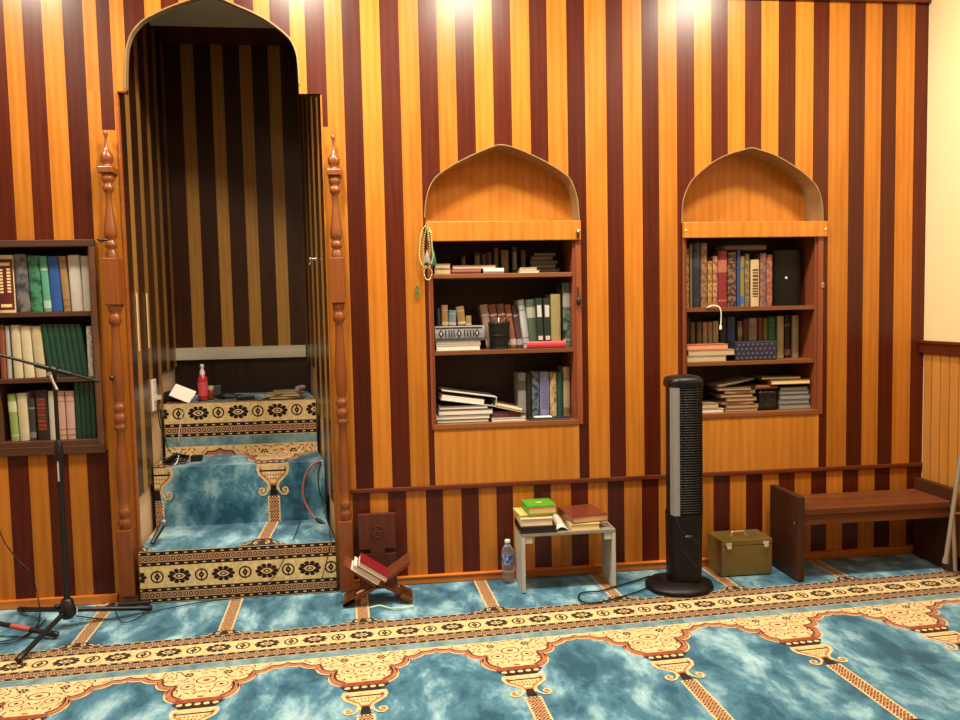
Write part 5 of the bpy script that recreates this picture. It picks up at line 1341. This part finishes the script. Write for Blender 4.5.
# microphone stands
def mic_stand():
    f1, f2, f3 = fl(18.5, 664.5), fl(151, 612), fl(20, 613.5)
    hub = fl(66, 628); hub = (f1+f2+f3)/3; hub.x = X(67, 600, hub.y)
    hub.z = .0
    hz = .10
    t = thing('microphone_stand', (hub.x, hub.y, zf), 'black microphone boom stand on tripod feet in front of the dark-framed bookcase', 'microphone stand')
    K = plain('0E0E10', .4)
    H = Vector((hub.x, hub.y, .085))
    for f_ in (f1, f2, f3):
        F_ = Vector((f_.x, f_.y, zf+.013)); d = (F_-H); s0 = H+d*.12
        o = MB().tube([s0, H+d*.9], .011, K, 12).build('leg', t)
        MB().tube([H+d*.88, F_, F_+d.normalized()*.006], [.0135, .0135, .009], K, 12).build('rubber_foot', o)
    b = MB(); b.lathe([(.02, .045), (.034, .06), (.036, .08), (.03, .10), (.024, .13), (.018, .135)], (hub.x, hub.y, 0), K, 20); b.build('hub', t)
    b = MB(); b.lathe([(.004, 0), (.012, .006), (.012, .02), (.005, .024)], (hub.x-.03, hub.y, .10), K, 12, axis=(-1, 0, 0)); b.build('knob', t)
    zc = Z(60, 447, hub.y); ztop = Z(53, 374, hub.y)
    x_ = hub.x
    MB().lathe([(.0135, .13), (.0135, zc)], (x_, hub.y, 0), K, 16).build('lower_pole', t)
    MB().lathe([(.0175, zc-.06), (.019, zc-.03), (.018, zc), (.014, zc+.02), (.010, zc+.03)], (x_, hub.y, 0), K, 16).build('clutch', t)
    MB().lathe([(.0085, zc+.02), (.0085, ztop)], (x_, hub.y, 0), K, 14).build('upper_pole', t)
    b = MB(); b.box(x_-.0145, x_-.0137, hub.y-.006, hub.y+.006, zc-.2, zc-.1, plain('D8C8C0', .5)) if False else None
    lb_ = MB(); lb_.box(x_-.004, x_+.003, hub.y-.0145, hub.y-.0135, zc-.15, zc-.06, plain('C8B8B0', .5)); lb_.build('sticker', t)
    yb = hub.y-.025
    pv = Vector((x_, yb, ztop-.004)); B0 = at(-30, 347, yb); B1 = at(97, 381, yb); pvp = at(53.5, 370.5, yb)
    o = MB().tube([B0, B1], .0062, K, 10).build('boom_arm', t)
    MB().tube([B1, B1+(B1-B0).normalized()*.008], .0085, K, 10).build('end_cap', o)
    MB().tube([at(35, 364.8, yb), at(72, 374.5, yb)], .010, K, 12).build('boom_sleeve', t)
    b = MB(); b.lathe([(.016, -.03), (.02, -.02), (.02, .014), (.012, .02)], pvp, K, 16, axis=(0, -1, 0)); b.build('swivel', t)
    ch = plain('C8C4B4', .3, .7)
    b = MB(); q = pvp+Vector((-.004, -.03, -.012)); b.tube([q, q+Vector((.012, -.004, -.03)), q+Vector((.028, -.004, -.07))], [.008, .005, .006], ch, 10); b.lathe([(.009, 0), (.009, .008)], q, ch, 12, axis=(0, -1, 0)); b.build('wing_nut', t)['label'] = 'pale metal wing lever'
mic_stand()
def mic_stand2():
    F1 = fl(57, 639); h0 = fl(-10, 628)
    hub = Vector((h0.x-.02, F1.y+.10, 0))
    t = thing('microphone_stand', (hub.x, hub.y, zf), 'second black stand cut off by the left edge, its foot under the first stand', 'microphone stand')
    K = plain('0E0E10', .4); H = Vector((hub.x, hub.y, .075)); base_d = Vector((F1.x-hub.x, F1.y-hub.y, 0)); L_ = base_d.length
    for k in range(3):
        a = math.atan2(base_d.y, base_d.x)+k*2.0944; F_ = Vector((hub.x+L_*math.cos(a), hub.y+L_*math.sin(a), zf+.013)); d = F_-H
        if F_.y > -.03: F_.y = -.06; d = F_-H
        o = MB().tube([H+d*.1, H+d*.9], .011, K, 12).build('leg', t); MB().tube([H+d*.88, F_, F_+d.normalized()*.006], [.0135, .0135, .009], K, 12).build('rubber_foot', o)
        if k == 0: MB().tube([H+d*.45, H+d*.68], .0117, plain('B85048', .5), 12).build('tape', o)['label'] = 'red and white tape'
    MB().lathe([(.02, .04), (.036, .055), (.036, .13), (.026, .17), (.018, .175)], (hub.x, hub.y, 0), K, 20).build('hub', t)
    MB().lathe([(.0135, .17), (.0135, 1.0)], (hub.x, hub.y, 0), K, 14).build('pole', t)
mic_stand2()
Fz = lambda x, y, h=.004: Vector((fl(x, y).x, fl(x, y).y, zf+h))
b = MB(); b.tube(bez([at(-4, 520, -.035), at(4, 541, -.04), at(18, 560, -.04), at(30, 572, -.05), Fz(38, 609, .07), Fz(40, 619), Fz(34, 631), Fz(20, 640), Fz(-6, 645)]), .0028, blkc, 8); tag(b.build('black_cable'), 'black cable hanging along the wall and curling on the carpet at the far left', 'cable')
b = MB(); b.tube(bez([Fz(46, 622), Fz(30, 636), Fz(14, 644), Fz(0, 646), Fz(-8, 644)]), .0032, blkc, 8); tag(b.build('black_cable'), 'black cable under the tape-marked stand foot at the far left', 'cable')
b = MB(); b.tube(bez([Fz(76, 618), Fz(100, 621), Fz(120, 620.5), Fz(140, 616), Fz(165, 611), Fz(200, 604.5), Fz(240, 600)]), .003, blkc, 8); tag(b.build('black_cable'), 'black cable running along the foot of the carpeted steps', 'cable')
# microphone lying at the foot
a, c_ = Fz(118, 608.5, .012), Fz(150, 606.5, .014)
t = thing('microphone', (a.x, a.y, zf), 'black microphone with cable plug lying on the carpet by the left corner of the steps', 'microphone')
MB().tube([a, a.lerp(c_, .6), c_], [.008, .011, .012], blkc, 14).build('handle', t)
b = MB(); b.tube(bez([Fz(115, 612), Fz(122, 624), Fz(134, 622), Fz(147, 614)]), .0022, blkc, 6); tag(b.build('black_cable'), 'thin black cable loop on the carpet beside the lying microphone', 'cable')

# ------------------------------------------------------------------ lights
def area(name, loc, size, power, col=(1, .80, .56), target=None, shape='DISK'):
    l = bpy.data.lights.new(name, 'AREA'); l.shape = shape; l.size = size; l.energy = power; l.color = col
    o = bpy.data.objects.new(name, l); COL.objects.link(o); o.location = loc
    if target: o.rotation_euler = (Vector(target)-Vector(loc)).to_track_quat('-Z', 'Y').to_euler()
    return o
WARM = (1, .87, .68)
for i, (x, y, p) in enumerate([(-.45, -.78, 40), (.5, -.95, 44), (1.95, -.95, 44), (-1.9, -.8, 34), (-.24, -2.4, 7), (1.9, -2.4, 7), (-2.2, -2.4, 7), (0, -4.6, 8), (2.4, -4.6, 8), (-2.6, -4.6, 8)]):
    area('ceiling_lamp', (x, y, ZC-.02), .3 if y > -1.5 else .16, p, WARM)
wd = bpy.data.worlds.new('world'); scn.world = wd; wd.use_nodes = True
wd.node_tree.nodes['Background'].inputs[0].default_value = (.9, .75, .6, 1); wd.node_tree.nodes['Background'].inputs[1].default_value = .05
scn.view_settings.view_transform = 'Standard'; scn.view_settings.look = 'None'; scn.view_settings.gamma = 1; scn.view_settings.use_curve_mapping = False
scn.view_settings.exposure = .52
